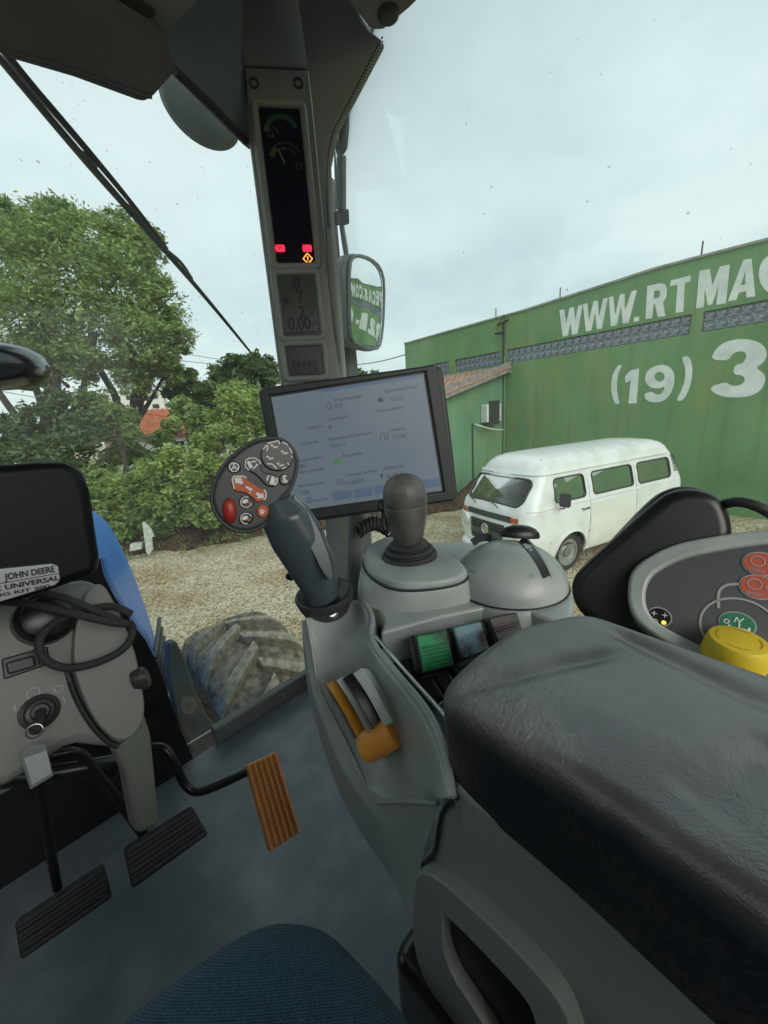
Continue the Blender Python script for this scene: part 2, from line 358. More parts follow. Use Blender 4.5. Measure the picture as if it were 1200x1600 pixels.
def leaves(blobs, dens, size, seed, flat_=.5, clump=.33):
    rng = np.random.RandomState(seed); P = []
    for c, r in blobs:
        c = np.array(c); r = np.array(r) if hasattr(r, '__len__') else np.array([r, r, r])
        nc = max(6, int(26*dens))
        d = rng.normal(size=(nc, 3)); d /= np.linalg.norm(d, axis=1)[:, None]
        cc = c + d*r*(rng.uniform(.35, 1.05, (nc, 1))**.6)
        for q in cc:
            k = int(rng.uniform(60, 110)); e = rng.normal(size=(k, 3))*clump*r.mean()*np.array([.62, .62, .42])*rng.uniform(.6, 1.2)
            P.append(q+e)
    P = np.concatenate(P); n = len(P)
    a = rng.normal(size=(n, 3)); a[:, 2] *= flat_; a[:, 2] -= .15; a /= np.linalg.norm(a, axis=1)[:, None]
    b = np.cross(a, rng.normal(size=(n, 3))*np.array([.5, .5, 1])); b /= np.linalg.norm(b, axis=1)[:, None]
    s = rng.uniform(.4, 1.5, (n, 1))*size
    V = np.stack([P-a*s, P+b*s*.42, P+a*s, P-b*s*.42], 1).reshape(-1, 3); return V, n
def leafobj(name, blobs, dens, size, seed, m, parent, **kw):
    V, n = leaves(blobs, dens, size, seed, **kw); me = bpy.data.meshes.new(name)
    me.vertices.add(len(V)); me.vertices.foreach_set('co', V.astype(np.float32).ravel())
    me.loops.add(4*n); me.loops.foreach_set('vertex_index', np.arange(4*n, dtype=np.int32))
    me.polygons.add(n); me.polygons.foreach_set('loop_start', np.arange(0, 4*n, 4, dtype=np.int32)); me.update(calc_edges=True); me.validate()
    me.materials.append(m); o = bpy.data.objects.new(name, me); col.objects.link(o); adopt(o, parent); return o
def limbs(name, base, tops, r, parent, seed, fork=.35):
    rng = np.random.RandomState(seed); parts = []
    b = Vector(base)
    for tp in tops:
        tp = Vector(tp); mid = b.lerp(tp, fork) + Vector(rng.normal(size=3)*.12*(tp-b).length*.6); mid.z = b.z+(tp.z-b.z)*fork*.9
        m2 = b.lerp(tp, .72) + Vector(rng.normal(size=3)*.05*(tp-b).length)
        parts.append(tube_data([b + Vector(rng.normal(size=3)*r*.5*Vector((1, 1, 0)).length*0), mid, m2, tp], [r, r*.55, r*.3, r*.08], seg=7, smooth=2))
        for k in range(3):
            s = mid.lerp(tp, rng.uniform(.1, .8)); e = s + Vector(rng.normal(size=3)*(tp-b).length*.10)
            parts.append(tube_data([s, s.lerp(e, .5)+Vector(rng.normal(size=3)*.08), e], [r*.26, r*.16, r*.04], seg=5, smooth=1))
    V, Fc = join(parts); return mk(name, V, Fc, M_bark, parent)
def blob(px, py, d, rpx, sq=1.0): p = ad_(px, py, d); r = rpx*d/F; return (tuple(p), (r, r, r*sq))
def tree(name, label, base, blobs, dens, size, seed, m, r, ntop=9, group=None, clump=.33, cat='tree'):
    t = thing(name, label, cat, base, group)
    rng = np.random.RandomState(seed); idx = rng.permutation(len(blobs))[:ntop]
    limbs('trunk', base, [np.array(blobs[i][0]) + np.array([0, 0, -.1*blobs[i][1][2]]) for i in idx], r, t, seed)
    leafobj('crown', blobs, dens, size, seed+1, m, t, clump=clump); return t
bt = ad_(92, 690, 12.9); bt.z = .5
tree('broadleaf_tree', 'tall broad green tree with forking trunk left of the display pillar', bt,
     [blob(*a) for a in ((50, 372, 12.2, 52), (10, 352, 13.5, 42), (140, 385, 12.5, 45), (205, 400, 13, 42), (226, 376, 13.6, 24), (30, 420, 12, 75), (110, 430, 11.6, 70), (190, 450, 12, 60), (245, 470, 13, 42), (262, 520, 13, 34), (60, 500, 11.6, 70), (150, 510, 11.4, 62), (225, 540, 12, 42), (205, 585, 12.4, 30), (-50, 400, 12.6, 90), (-60, 500, 12.4, 90), (60, 560, 12.4, 42), (125, 565, 12, 34), (-110, 350, 13, 80), (180, 358, 14, 32), (262, 575, 13, 24), (90, 345, 13.5, 36))],
     1.75, .075, 11, M_leaf, .26, ntop=12, clump=.30)
bt = ad_(378, 690, 17); bt.z = .5
tree('dark_tree', 'rounded dark green tree beyond the hedge, beside the display pillar', bt, [blob(*a) for a in ((378, 575, 17, 28), (400, 600, 17, 30), (355, 605, 17, 28), (415, 580, 17.5, 20), (380, 630, 17, 30))], 1.0, .15, 21, M_leafd, .2, ntop=4)
bt = ad_(300, 690, 15); bt.z = .5
tree('small_tree', 'small grey green tree between the large tree and the dark rounded one', bt, [blob(*a) for a in ((302, 605, 15, 28), (285, 625, 15, 22), (320, 625, 15, 24), (345, 640, 15, 20))], .8, .12, 31, M_leafd, .14, ntop=3)
bt = ad_(585, 640, 30); bt.z = .0
tree('far_tree', 'distant tree top just above the tablet between pillar and green wall', bt, [blob(*a) for a in ((560, 592, 30, 16), (585, 594, 30, 12))], .7, .2, 41, M_leafd, .15, ntop=2)
for i, (px, py, lab, bl, m) in enumerate((
    (300, 850, 'large yellow green hedge bush above the bare earth bank', ((300, 735, 9.6, 44), (250, 755, 9.4, 42), (340, 760, 9.3, 48), (290, 785, 9.2, 36), (345, 700, 9.8, 45), (385, 740, 9.4, 40), (330, 800, 9.1, 26), (215, 768, 9.4, 34), (318, 700, 9.9, 22)), M_leafy),
    (400, 850, 'tall bright green bush at the right end of the hedge, behind the button pod', ((385, 640, 10.6, 38), (355, 660, 10.5, 34), (400, 690, 10.3, 40), (420, 650, 10.6, 34), (365, 620, 11, 22), (430, 720, 10, 34), (415, 775, 9.8, 30)), M_leafy),
    (190, 870, 'low dense hedge bush beside the blue hood', ((185, 780, 9.6, 36), (215, 800, 9.5, 30), (165, 760, 9.9, 34), (245, 810, 9.4, 28), (200, 825, 9.4, 22)), M_leaf),
    (30, 830, 'dark leafy bush behind the black steering box', ((20, 690, 11.5, 48), (70, 670, 11.6, 46), (-30, 680, 11.6, 50), (50, 725, 11.2, 40), (100, 720, 11.2, 40), (110, 640, 12, 36), (130, 675, 11.6, 34)), M_leafd),
    (180, 850, 'loose green bush under the large tree beside the fan palm', ((150, 640, 12.2, 34), (178, 648, 12.2, 28), (200, 705, 11, 24), (236, 728, 10.4, 22), (290, 640, 11.6, 20), (252, 686, 10.6, 15), (268, 668, 10.8, 12), (208, 676, 10.8, 11), (320, 665, 11.2, 24)), M_leaf))):
    b0 = ad_(px, py, bl[0][2]); b0.z = .55
    tree('hedge_bush', lab, b0, [blob(*a) for a in bl], 1.15, .062 if i < 3 else .085, 50+i*3, m, .05, ntop=6, group='bushes of the hedge', clump=.30, cat='bush')
# lawn-like undergrowth hugging the bank so the bushes root in it
def weeds():
    rng_ = np.random.RandomState(9); V = []; Fc = []
    e0 = az_(150, 880, 0); e1 = az_(430, 840, 0); dv_ = (e1-e0).normalized(); nv = Vector((-dv_.y, dv_.x, 0))
    for k in range(150):
        c = e0 + dv_*rng_.uniform(-1.5, 8) + nv*rng_.normal(.15, .22); z0 = max(0, min(.3, (c-e0).dot(nv)*.5))
        for q in range(rng_.randint(5, 14)):
            a = rng_.uniform(0, 6.28); L = rng_.uniform(.05, .17); d = Vector((math.cos(a)*.5, math.sin(a)*.5, 1)).normalized(); s_ = Vector((-math.sin(a), math.cos(a), 0))*.007
            p = c + Vector((rng_.normal(0, .04), rng_.normal(0, .04), z0)); b = len(V)
            V += [p-s_, p+s_, p+d*L*.6+s_*.7, p+d*L+Vector((math.cos(a), math.sin(a), 0))*L*.4, p+d*L*.6-s_*.7]; Fc.append([b, b+1, b+2, b+3, b+4])
    o = mk('weeds', V, Fc, M_leaf, smooth=False); tag(o, 'sparse weeds sprouting along the foot of the earth bank', 'weeds', kind='stuff')
weeds()
# fan palm
pm = thing('fan_palm', 'grey green fan palm with drooping fronds in front of the hedge', 'palm', ad_(188, 760, 10.2))
pc = ad_(188, 690, 10.2); M_palm = mat('palm_frond', (.07, .09, .05), .6, c2=(.17, .19, .11), vscale=5)
tube('trunk', [Vector((pc.x, pc.y, .5)), pc], [.09, .07], M_bark, pm)
rng = random.Random(4)
for k in range(9):
    a0 = rng.uniform(0, 6.28); el = rng.uniform(-.7, .5); fd = Vector((math.cos(a0)*math.cos(el), math.sin(a0)*math.cos(el), math.sin(el)))
    hub = pc + fd*.35; side = fd.cross(Vector((0, 0, 1))).normalized(); parts = []
    for q in range(13):
        an = math.radians(-80+160*q/12); d = (fd*math.cos(an)+side*math.sin(an)).normalized(); L = .62*rng.uniform(.85, 1.1)
        e = hub + d*L + Vector((0, 0, -.32*L)); wv = d.cross(Vector((0, 0, 1))).normalized()*.018
        parts.append(([hub-wv*.3, hub+wv*.3, hub.lerp(e, .5)+wv+Vector((0, 0, .05)), e, hub.lerp(e, .5)-wv+Vector((0, 0, .05))], [[0, 1, 2, 3, 4]]))
    V, Fc = join(parts); mk('frond', V, Fc, M_palm, pm, smooth=False)
# house with orange roof far behind, and a pale block
M_orf = mat('orange_roof', (.50, .16, .07), .85, var=.2, vscale=3); M_hw = mat('house_wall', (.62, .6, .56), .9, var=.08)
hp = ad_(250, 700, 24); hf = Fr((hp.x, hp.y, 0), (-.35, -1, 0))
hs = thing('distant_house', 'house with bright orange tiled roof glimpsed through the hedge', 'house', (hp.x, hp.y, 0))
hb = ad_(228, 678, 24).z
V, Fc = boxd(hf, -2.8, 5.2, 0, hb, -4, 0); mk('wall', V, Fc, M_hw, hs, smooth=False)
V = [hf.p(-3.2, hb-.1, .5), hf.p(5.6, hb-.1, .5), hf.p(5.6, hb+1.5, -2), hf.p(-3.2, hb+1.5, -2), hf.p(-3.2, hb-.1, -4.5), hf.p(5.6, hb-.1, -4.5)]
mk('roof', V, [[0, 1, 2, 3], [3, 2, 5, 4], [0, 3, 4], [1, 5, 2]], M_orf, hs, smooth=False, solid=.12)
for k in range(30):
    u = -3.1+k*.3; tube('tile_row', [hf.p(u, hb-.06, .5), hf.p(u, hb+1.52, -1.98)], .06, M_orf, hs, seg=6, smooth=0)
for k in range(3):
    V, Fc = boxd(hf, -2+k*2.4, -1+k*2.4, hb-1.6, hb-.6, -.05, .03); mk('window', V, Fc, M_black, hs, smooth=False)
fb = ad_(205, 640, 90); ff = Fr((fb.x, fb.y, 0), (-.4, -1, 0)); fz = ad_(205, 612, 90).z
fbld = thing('distant_block', 'pale flat roofed block on the horizon behind the tree trunks', 'building', (fb.x, fb.y, 0))
V, Fc = boxd(ff, -9, 7, 0, fz, -8, 0); mk('wall', V, Fc, M_hw, fbld, smooth=False)
for r_ in range(3):
    for c_ in range(6):
        V, Fc = boxd(ff, -8+c_*2.5, -6.6+c_*2.5, fz-1.9-r_*2.2, fz-.9-r_*2.2, -.1, .05); mk('window', V, Fc, M_black, fbld, smooth=False)
# white picket remains by the bank
fp = az_(232, 866, 0.10)
pk = thing('white_fence_post', 'short leaning white post with notched edge at foot of the bank', 'fence post', fp)
pf = Fr(fp, (-.6, -1, .1))
M_wpost = mat('whitewash', (.45, .45, .42), .8, var=.2, vscale=14)
slab('board', pf, [pf.t(232, 868), pf.t(239, 858), pf.t(237, 840), pf.t(241, 838), pf.t(236, 826), pf.t(225, 815), pf.t(222, 816), pf.t(228, 862)], .05, M_wpost, pk, bevel=.004)
rf = az_(214, 862, 0.15); rl = Fr(rf, (-.6, -1, .1))
o = slab('white_kerb_block', rl, [rl.t(202, 862), rl.t(221, 858), rl.t(222, 848), rl.t(203, 850)], .14, M_wpost, bevel=.01); tag(o, 'low whitewashed block lying beside the white post', 'kerb block')
# overhead wires
M_wire = mat('wire', (.03, .03, .03), .6)
for i, (a, b, lab) in enumerate((((-60, 490, 14), (440, 575, 20), 'thin overhead wire crossing in front of the large tree, the upper one'), ((-60, 520, 14), (440, 578, 20), 'thin overhead wire crossing in front of the large tree, the middle one'), ((-60, 600, 14), (300, 655, 20), 'thin overhead wire crossing low in front of the tree trunks'), ((545, 570, 22), (640, 552, 16), 'overhead wire running to the corner of the green building'))):
    p, q = ad_(*a), ad_(*b); mid = p.lerp(q, .5)+Vector((0, 0, -.12))
    o = tube('overhead_wire', [p, p.lerp(q, .25)+Vector((0, 0, -.09)), mid, p.lerp(q, .75)+Vector((0, 0, -.09)), q], .012 if i < 3 else .02, M_wire, seg=6, smooth=1); tag(o, lab, 'wire', 'overhead wires')
# ================================================================ GREEN BUILDING
WA = math.radians(6)
K = Vector((12.23, 6.30, 0))
WF = Fr(K, (-math.cos(WA), math.sin(WA), 0), (-math.sin(WA), -math.cos(WA), 0))      # u runs along the wall towards the camera's right
def wallmat(name, base):
    m = bpy.data.materials.new(name); m.use_nodes = True; t = m.node_tree; b = t.nodes['Principled BSDF']; b.inputs['Roughness'].default_value = .85; b.inputs['Specular IOR Level'].default_value = .2
    tcn = N(t, 'ShaderNodeTexCoord')
    def noise(sc, det, stretch=None):
        v = tcn.outputs['Object']
        if stretch: mp = N(t, 'ShaderNodeMapping'); mp.inputs['Scale'].default_value = stretch; t.links.new(v, mp.inputs[0]); v = mp.outputs[0]
        n = N(t, 'ShaderNodeTexNoise'); n.inputs['Scale'].default_value = sc; n.inputs['Detail'].default_value = det; n.inputs['Roughness'].default_value = .62; t.links.new(v, n.inputs['Vector']); return n.outputs[0]
    def ramp(f, p0, p1, c0, c1):
        r = N(t, 'ShaderNodeValToRGB'); r.color_ramp.elements[0].position = p0; r.color_ramp.elements[1].position = p1; r.color_ramp.elements[0].color = c0; r.color_ramp.elements[1].color = c1; t.links.new(f, r.inputs[0]); return r.outputs[0]
    base_c = ramp(noise(.55, 8), .3, .7, (*[c*.80 for c in base], 1), (*[c*1.18 for c in base], 1))
    def over(c, fac, colr):
        mu = N(t, 'ShaderNodeMix', data_type='RGBA'); t.links.new(fac, mu.inputs[0]); t.links.new(c, mu.inputs[6]); mu.inputs[7].default_value = (*colr, 1); return mu.outputs[2]
    st = ramp(noise(1.0, 6, (1.2, 1.2, .5)), .48, .70, (0, 0, 0, 1), (.6, .6, .6, 1)); c = over(base_c, st, (.29, .33, .12))      # ochre run-off stains
    st2 = ramp(noise(2.6, 8, (2.2, 2.2, .14)), .52, .72, (0, 0, 0, 1), (.4, .4, .4, 1)); c = over(c, st2, (.085, .15, .075))
    sp = ramp(noise(26, 3), .73, .76, (0, 0, 0, 1), (.8, .8, .8, 1)); c = over(c, sp, (.38, .46, .36))                           # chips
    vo = N(t, 'ShaderNodeTexVoronoi', feature='DISTANCE_TO_EDGE'); vo.inputs['Scale'].default_value = .8; t.links.new(tcn.outputs['Object'], vo.inputs['Vector'])
    ck = ramp(vo.outputs['Distance'], 0, .008, (.35, .35, .35, 1), (0, 0, 0, 1)); c = over(c, ck, (.24, .31, .2))
    t.links.new(c, b.inputs['Base Color'])
    bp = N(t, 'ShaderNodeBump'); bp.inputs['Strength'].default_value = .35; bp.inputs['Distance'].default_value = .02; t.links.new(noise(9, 8), bp.inputs['Height']); t.links.new(bp.outputs[0], b.inputs['Normal'])
    return m
M_green = wallmat('green_paint', (.165, .31, .145))
M_green2 = wallmat('green_paint_annex', (.15, .285, .17))
def wpaint(name):
    m = mat(name, (.62, .68, .64), .85, c2=(.80, .84, .80), vscale=3.5, vlo=.3, vhi=.6); return m
M_sign = wpaint('sign_paint')
bld = thing('green_building', 'long green painted warehouse wall with white lettering and glass block strips', 'building', K)
tops = [(632, 538), (700, 519), (787, 495), (813, 488), (950, 445), (1021, 422), (1110, 399), (1200, 376)]
tu = [WF.t(*p) for p in tops]
wins = []          # glass block strips: u0, u1, v0, v1
def strip(tl, bl, tr, br): a, b, c, d = WF.t(*tl), WF.t(*bl), WF.t(*tr), WF.t(*br); return [(a[0]+b[0])/2, (c[0]+d[0])/2, (b[1]+d[1])/2, (a[1]+c[1])/2]
wins.append(strip((640, 567), (640, 579), (703, 554), (703, 570)))
wins.append(strip((711, 551), (711, 568), (780, 538), (780, 557)))
wins.append(strip((792, 556), (792, 566), (1071, 500), (1070, 525)))
wins.append(strip((1097, 492), (1097, 520), (1200, 473), (1200, 503)))
vb = np.mean([q[2] for q in wins[2:]]); vt = vb + .42
for q in wins: q[2], q[3] = vb, vt
for q in wins[:3]: q[1] = q[0] + round((q[1]-q[0])/.205)*.205
wins[3][1] = wins[3][0]+.205*24
for k in range(3): wins.append([wins[-1][1]+.35, wins[-1][1]+.35+.205*22, vb, vt])
uL = tu[0][0]; uR = 34.0
ztop = lambda u: float(np.interp(u, [a for a, b in tu], [b for a, b in tu])) + max(0, u-tu[-1][0])*0.0
us = sorted(set([uL, uR] + [e for q in wins for e in q[:2]] + [a for a, b in tu[1:]])); us = [u for u in us if uL <= u <= uR]
V = []; Fc = []
for u in us:
    for v in (-.2, vb, vt, ztop(u)): V.append(WF.p(u, v, 0))
for i in range(len(us)-1):
    um = (us[i]+us[i+1])/2; hole = any(q[0] < um < q[1] for q in wins)
    for j in range(3):
        if j == 1 and hole: continue
        Fc.append([i*4+j, (i+1)*4+j, (i+1)*4+j+1, i*4+j+1])
wl = mk('wall', V, Fc, M_green, bld, smooth=False); md = wl.modifiers.new('s', 'SOLIDIFY'); md.thickness = .22; md.offset = -1 if wl.data.polygons[0].normal.dot(WF.z) > 0 else 1
# end wall, parapet cap
V, Fc = boxd(WF, uL, uL+.2, -.2, tu[0][1]-.01, -9, -.22); mk('end_wall', V, Fc, M_green, bld, smooth=False)
M_cap = mat('concrete_cap', (.30, .33, .27), .9, var=.2, vscale=3)
parts = []
for i in range(len(us)-1):
    a, b = us[i], us[i+1]; parts.append(([WF.p(a, ztop(a), .04), WF.p(b, ztop(b), .04), WF.p(b, ztop(b)+.05, .04), WF.p(a, ztop(a)+.05, .04), WF.p(a, ztop(a), -.26), WF.p(b, ztop(b), -.26), WF.p(b, ztop(b)+.05, -.26), WF.p(a, ztop(a)+.05, -.26)], [[0, 1, 2, 3], [3, 2, 6, 7], [5, 4, 7, 6], [1, 0, 4, 5]]))
V, Fc = join(parts); mk('coping', V, Fc, M_cap, bld, smooth=False)
# glass blocks one by one
M_gb = mat('glass_block', (.10, .12, .15), .12, bump=.9, bscale=28, c2=(.34, .37, .43), vscale=20, vlo=.38, vhi=.62, bdist=.01)
M_mort = mat('mortar', (.42, .43, .41), .9, var=.12)
blk = None
for q in wins:
    V, Fc = boxd(WF, q[0]+.001, q[1]-.001, vb+.001, vt-.001, -.16, -.085); mk('mortar_bed', V, Fc, M_mort, bld, smooth=False)
    n = round((q[1]-q[0])/.205)
    for c_ in range(n):
        for r_ in range(2):
            pos = WF.p(q[0]+.205*(c_+.5), vb+.21*(r_+.5), 0)
            if blk is None:
                F0 = Fr((0, 0, 0), WF.z, WF.x); V, Fc = boxd(F0, -.088, .088, -.09, .09, -.12, -.045); blk = mk('glass_block', V, Fc, M_gb, bld, bevel=.014, seg=2)
                b_ = blk
            else: b_ = blk.copy(); col.objects.link(b_); b_.parent = bld; b_.matrix_parent_inverse = blk.matrix_parent_inverse.copy()
            b_.location = pos
# lettering, each character its own mesh
def letter(ch, quad, z=(860, 370, 340/1200), bold=.06, w=.004):
    V0, F0_ = glyphs(ch, bold); xs = [a for a, b in V0]; ys = [b for a, b in V0]; x0, x1, y0, y1 = min(xs), max(xs), min(ys), max(ys)
    q = [WF.t(z[0]+a*z[2], z[1]+b*z[2]) for a, b in quad] if z else quad
    out = []
    for a, b in V0:
        s = (a-x0)/(x1-x0); t_ = (b-y0)/(y1-y0); tl, tr, br, bl = q
        u = (1-t_)*((1-s)*bl[0]+s*br[0])+t_*((1-s)*tl[0]+s*tr[0]); v = (1-t_)*((1-s)*bl[1]+s*br[1])+t_*((1-s)*tl[1]+s*tr[1])
        out.append(WF.p(u, v, w))
    return mk('painted_letter', out, F0_, M_sign, bld, smooth=False)
ZQ = lambda x, y: WF.t(860+x*340/1200, 370+y*340/1200)
def poly_letter(outer, hole=None, w=.004):
    bm = bmesh.new(); ed = []
    for L_ in ([outer] + ([hole] if hole else [])):
        vs_l = [bm.verts.new(WF.p(*ZQ(*p), w)) for p in L_]
        ed += [bm.edges.new((vs_l[i], vs_l[(i+1) % len(vs_l)])) for i in range(len(vs_l))]
    bmesh.ops.triangle_fill(bm, edges=ed, use_beauty=True)
    V_ = [v.co.copy() for v in bm.verts]; bm.verts.index_update(); F_ = [[v.index for v in f.verts] for f in bm.faces]; bm.free()
    return mk('painted_letter', V_, F_, M_sign, bld, smooth=False)
poly_letter([(50, 405), (77, 400), (88, 478), (105, 393), (130, 387), (138, 462), (152, 381), (178, 374), (150, 535), (120, 541), (110, 470), (98, 546), (68, 551)])
poly_letter([(180, 372), (205, 366), (213, 462), (238, 356), (262, 350), (268, 440), (292, 342), (318, 336), (284, 506), (256, 511), (247, 420), (226, 518), (196, 523)])
poly_letter([(322, 333), (347, 327), (358, 432), (384, 318), (410, 312), (412, 408), (448, 300), (478, 294), (432, 474), (398, 480), (390, 380), (366, 488), (334, 494)])
poly_letter([(460, 445), (490, 440), (489, 465), (459, 470)])
poly_letter([(535, 272), (605, 256), (632, 262), (643, 285), (640, 330), (622, 362), (634, 437), (592, 443), (577, 372), (570, 373), (562, 449), (524, 455)], [(574, 300), (598, 294), (606, 305), (602, 330), (592, 338), (570, 341)])
poly_letter([(663, 242), (775, 212), (772, 246), (742, 254), (733, 414), (690, 420), (702, 264), (660, 274)])
poly_letter([(822, 187), (880, 178), (893, 268), (935, 164), (990, 152), (968, 368), (914, 376), (928, 268), (893, 372), (868, 380), (852, 285), (846, 388), (803, 396)])
poly_letter([(1065, 128), (1110, 119), (1130, 328), (1082, 336), (1078, 300), (1040, 308), (1026, 348), (977, 358)], [(1050, 268), (1076, 262), (1074, 190)])
poly_letter([(1235+86*math.cos(a), 205+108*math.sin(a)) for a in np.linspace(0, 6.283, 29)[:-1]], [(1237+38*math.cos(a), 203+62*math.sin(a)) for a in np.linspace(0, 6.283, 21)[:-1]])
poly_letter(chaikin([(372, 708), (398, 703), (372, 760), (366, 820), (372, 880), (385, 920), (358, 925), (338, 870), (333, 810), (345, 755)], 1))
poly_letter([(440, 738), (490, 725), (476, 918), (430, 920), (443, 790), (415, 808), (412, 770)])
poly_letter(chaikin([(722, 664), (762, 656), (782, 700), (784, 760), (770, 830), (735, 903), (692, 905), (722, 850), (742, 790), (746, 730)], 1))
poly_letter(chaikin([(600, 704), (650, 710), (682, 745), (686, 800), (668, 860), (630, 905), (570, 915), (525, 900), (516, 865), (560, 852), (575, 868), (605, 872), (628, 845), (632, 822), (605, 836), (560, 835), (528, 810), (520, 775), (540, 730)], 1), [(602+28*math.cos(a), 772+27*math.sin(a)) for a in np.linspace(0, 6.283, 17)[:-1]])
poly_letter(chaikin([(884, 678), (910, 620), (960, 580), (1040, 562), (1120, 568), (1180, 600), (1197, 650), (1175, 695), (1130, 722), (1175, 750), (1190, 790), (1160, 850), (1100, 880), (1010, 888), (920, 875), (872, 830), (965, 800), (1000, 822), (1045, 820), (1075, 795), (1065, 765), (1005, 758), (1018, 705), (1060, 700), (1085, 660), (1070, 632), (1030, 632), (1000, 650), (985, 682)], 1))
lt0 = WF.t(860+990*340/1200, 370+152*340/1200)[1]; lb0 = WF.t(860+970*340/1200, 370+370*340/1200)[1]
u = WF.t(860+1300*340/1200, 370+190*340/1200)[0]+.25
PECAS_U = {}
for ch in 'PEÇAS.COM.BR':
    wd = (lt0-lb0)*(.22 if ch == '.' else .74)
    if ch == '.': letter(ch, [(u, lb0+.2), (u+.2, lb0+.2), (u+.2, lb0), (u, lb0)], None)
    else: letter(ch, [(u, lt0), (u+wd, lt0), (u+wd, lb0-(.25 if ch == 'Ç' else 0)), (u, lb0-(.25 if ch == 'Ç' else 0))], None)
    PECAS_U[ch] = u; u += wd + .14
d3 = WF.t(860+1198*340/1200, 370+560*340/1200); d3b = WF.t(860+1190*340/1200, 370+885*340/1200); u = d3[0]+.3
for ch in '821-0924':
    wd = 1.15
    letter(ch, [(u, d3[1]), (u+wd, d3[1]), (u+wd, d3b[1]), (u, d3b[1])] if ch != '-' else [(u, d3[1]-.55), (u+.7, d3[1]-.55), (u+.7, d3[1]-.85), (u, d3[1]-.85)], None); u += wd+.22
# annex
M_tile = mat('clay_tile', (.30, .12, .07), .9, c2=(.48, .26, .16), vscale=6)
M_timber = mat('weathered_timber', (.26, .235, .215), .9, var=.25, vscale=8, bump=.4, bscale=30)
AF = Fr(K + WF.z*0.0, -WF.x, WF.z)               # side wall of the annex: x = away from big wall towards us, normal faces camera right
AF = Fr(K, WF.x, Vector(WF.z))
e1 = AF.t(803, 570); e0 = AF.t(695, 614)
ann = thing('lean_to_annex', 'small green lean-to with clay tile roof built against the green wall', 'annex', K)
hi, lo = e1[1], e0[1]; ulen = e0[0]
sl_ = (lo-hi)/(e0[0]-e1[0]); zr = lambda u: hi+(u-e1[0])*sl_
sgn = 1
V = [AF.p(.0, -.1, 0), AF.p(ulen+.25, -.1, 0), AF.p(ulen+.25, zr(ulen+.25)-.12, 0), AF.p(.0, zr(0)-.12, 0)]
V += [p + (-WF.x)*.18 for p in V]
mk('side_wall', V, [[0, 1, 2, 3], [7, 6, 5, 4], [0, 4, 5, 1], [1, 5, 6, 2], [2, 6, 7, 3], [3, 7, 4, 0]], M_green2, ann, smooth=False)
fw0 = AF.p(ulen+.25, 0, 0)
V, Fc = boxd(Fr((fw0.x, fw0.y, 0), WF.z, WF.x), -6, -.181, -.1, zr(ulen+.25)-.12, -.15, 0); mk('front_wall', V, Fc, M_green2, ann, smooth=False)
# roof: deck, rake board, tile courses
rk = WF.x*.28
V = [AF.p(.02, zr(.02)-.20) + rk, AF.p(ulen+.6, zr(ulen+.6)-.20)+rk, AF.p(ulen+.6, zr(ulen+.6)+.10)+rk, AF.p(.02, zr(.02)+.10)+rk]
V += [p - WF.x*.06 for p in V]; mk('rake_board', V, [[0, 1, 2, 3], [7, 6, 5, 4], [0, 4, 5, 1], [1, 5, 6, 2], [2, 6, 7, 3], [3, 7, 4, 0]], M_timber, ann, smooth=False)
V = [AF.p(.02, zr(.02)-.06)+rk*.75, AF.p(ulen+.55, zr(ulen+.55)-.06)+rk*.75]; V += [p - WF.x*6.2 for p in V[::-1]]
mk('roof_deck', V, [[0, 1, 2, 3]], M_timber, ann, smooth=False, solid=.04)
parts = []
rl_ = math.hypot(ulen+.6, zr(ulen+.6)-zr(0)); sdirv = (AF.p(ulen+.6, zr(ulen+.6))-AF.p(0, zr(0))).normalized(); rn = sdirv.cross(WF.x); rn = rn if rn.z > 0 else -rn
o0 = AF.p(.03, zr(.03)+.0)+rk*.7
nr = int(rl_/.33)
for c_ in range(26):
    for r_ in range(nr+1):
        bp_ = o0 - WF.x*(c_*.225) + sdirv*(r_*.33) + rn*(.012+.0)
        pr_ = [(-.115, .0), (-.08, .055), (0, .085), (.08, .055), (.115, .0)]
        Va = [bp_ - WF.x*a + rn*(b+.0) for a, b in pr_]; Vb = [bp_ - WF.x*a*.86 + rn*(b+.03) + sdirv*.40 for a, b in pr_]
        parts.append((Va+Vb, [[i, i+1, i+6, i+5] for i in range(4)]+[[5, 6, 7, 8, 9]]))
V, Fc = join(parts); o = mk('roof_tiles', V, Fc, M_tile, ann, smooth=False, solid=.012); o['kind'] = 'stuff'
V = [AF.p(.05, zr(.05)+.0)+rk*.9, AF.p(.22, zr(.22)+.02)+rk*.9]; 
tube('roof_flashing', [AF.p(.06, zr(.06)+.08)+rk, AF.p(.06, zr(.06)+.08)-WF.x*6], .07, M_cap, ann, smooth=0, seg=6)
# air conditioner on the annex wall
a0 = AF.t(748, 662); a1 = AF.t(775, 630); wu = a1[0]; cu_ = (a0[0]+a1[0])/2
ac = thing('air_conditioner', 'white wall mounted air conditioner box on the green annex', 'air conditioner', AF.p(cu_, a0[1]))
M_acw = mat('ac_white', (.68, .69, .64), .6, var=.08)
hw = abs(a1[0]-a0[0])/2*.82; vv0, vv1 = a0[1]-.02, a1[1]+.02
V, Fc = boxd(AF, cu_-hw, cu_+hw, vv0, vv1, .002, .26); mk('case', V, Fc, M_acw, ac, bevel=.03)
V, Fc = boxd(AF, cu_-hw*.72, cu_+hw*.8, vv0+.08, vv1-.10, .255, .265); mk('grille', V, Fc, M_dark, ac, smooth=False)
for k in range(5):
    V, Fc = boxd(AF, cu_-hw*.72, cu_+hw*.8, vv0+.12+k*(vv1-vv0-.2)/5, vv0+.135+k*(vv1-vv0-.2)/5, .265, .275); mk('louvre', V, Fc, M_dark, ac, smooth=False)
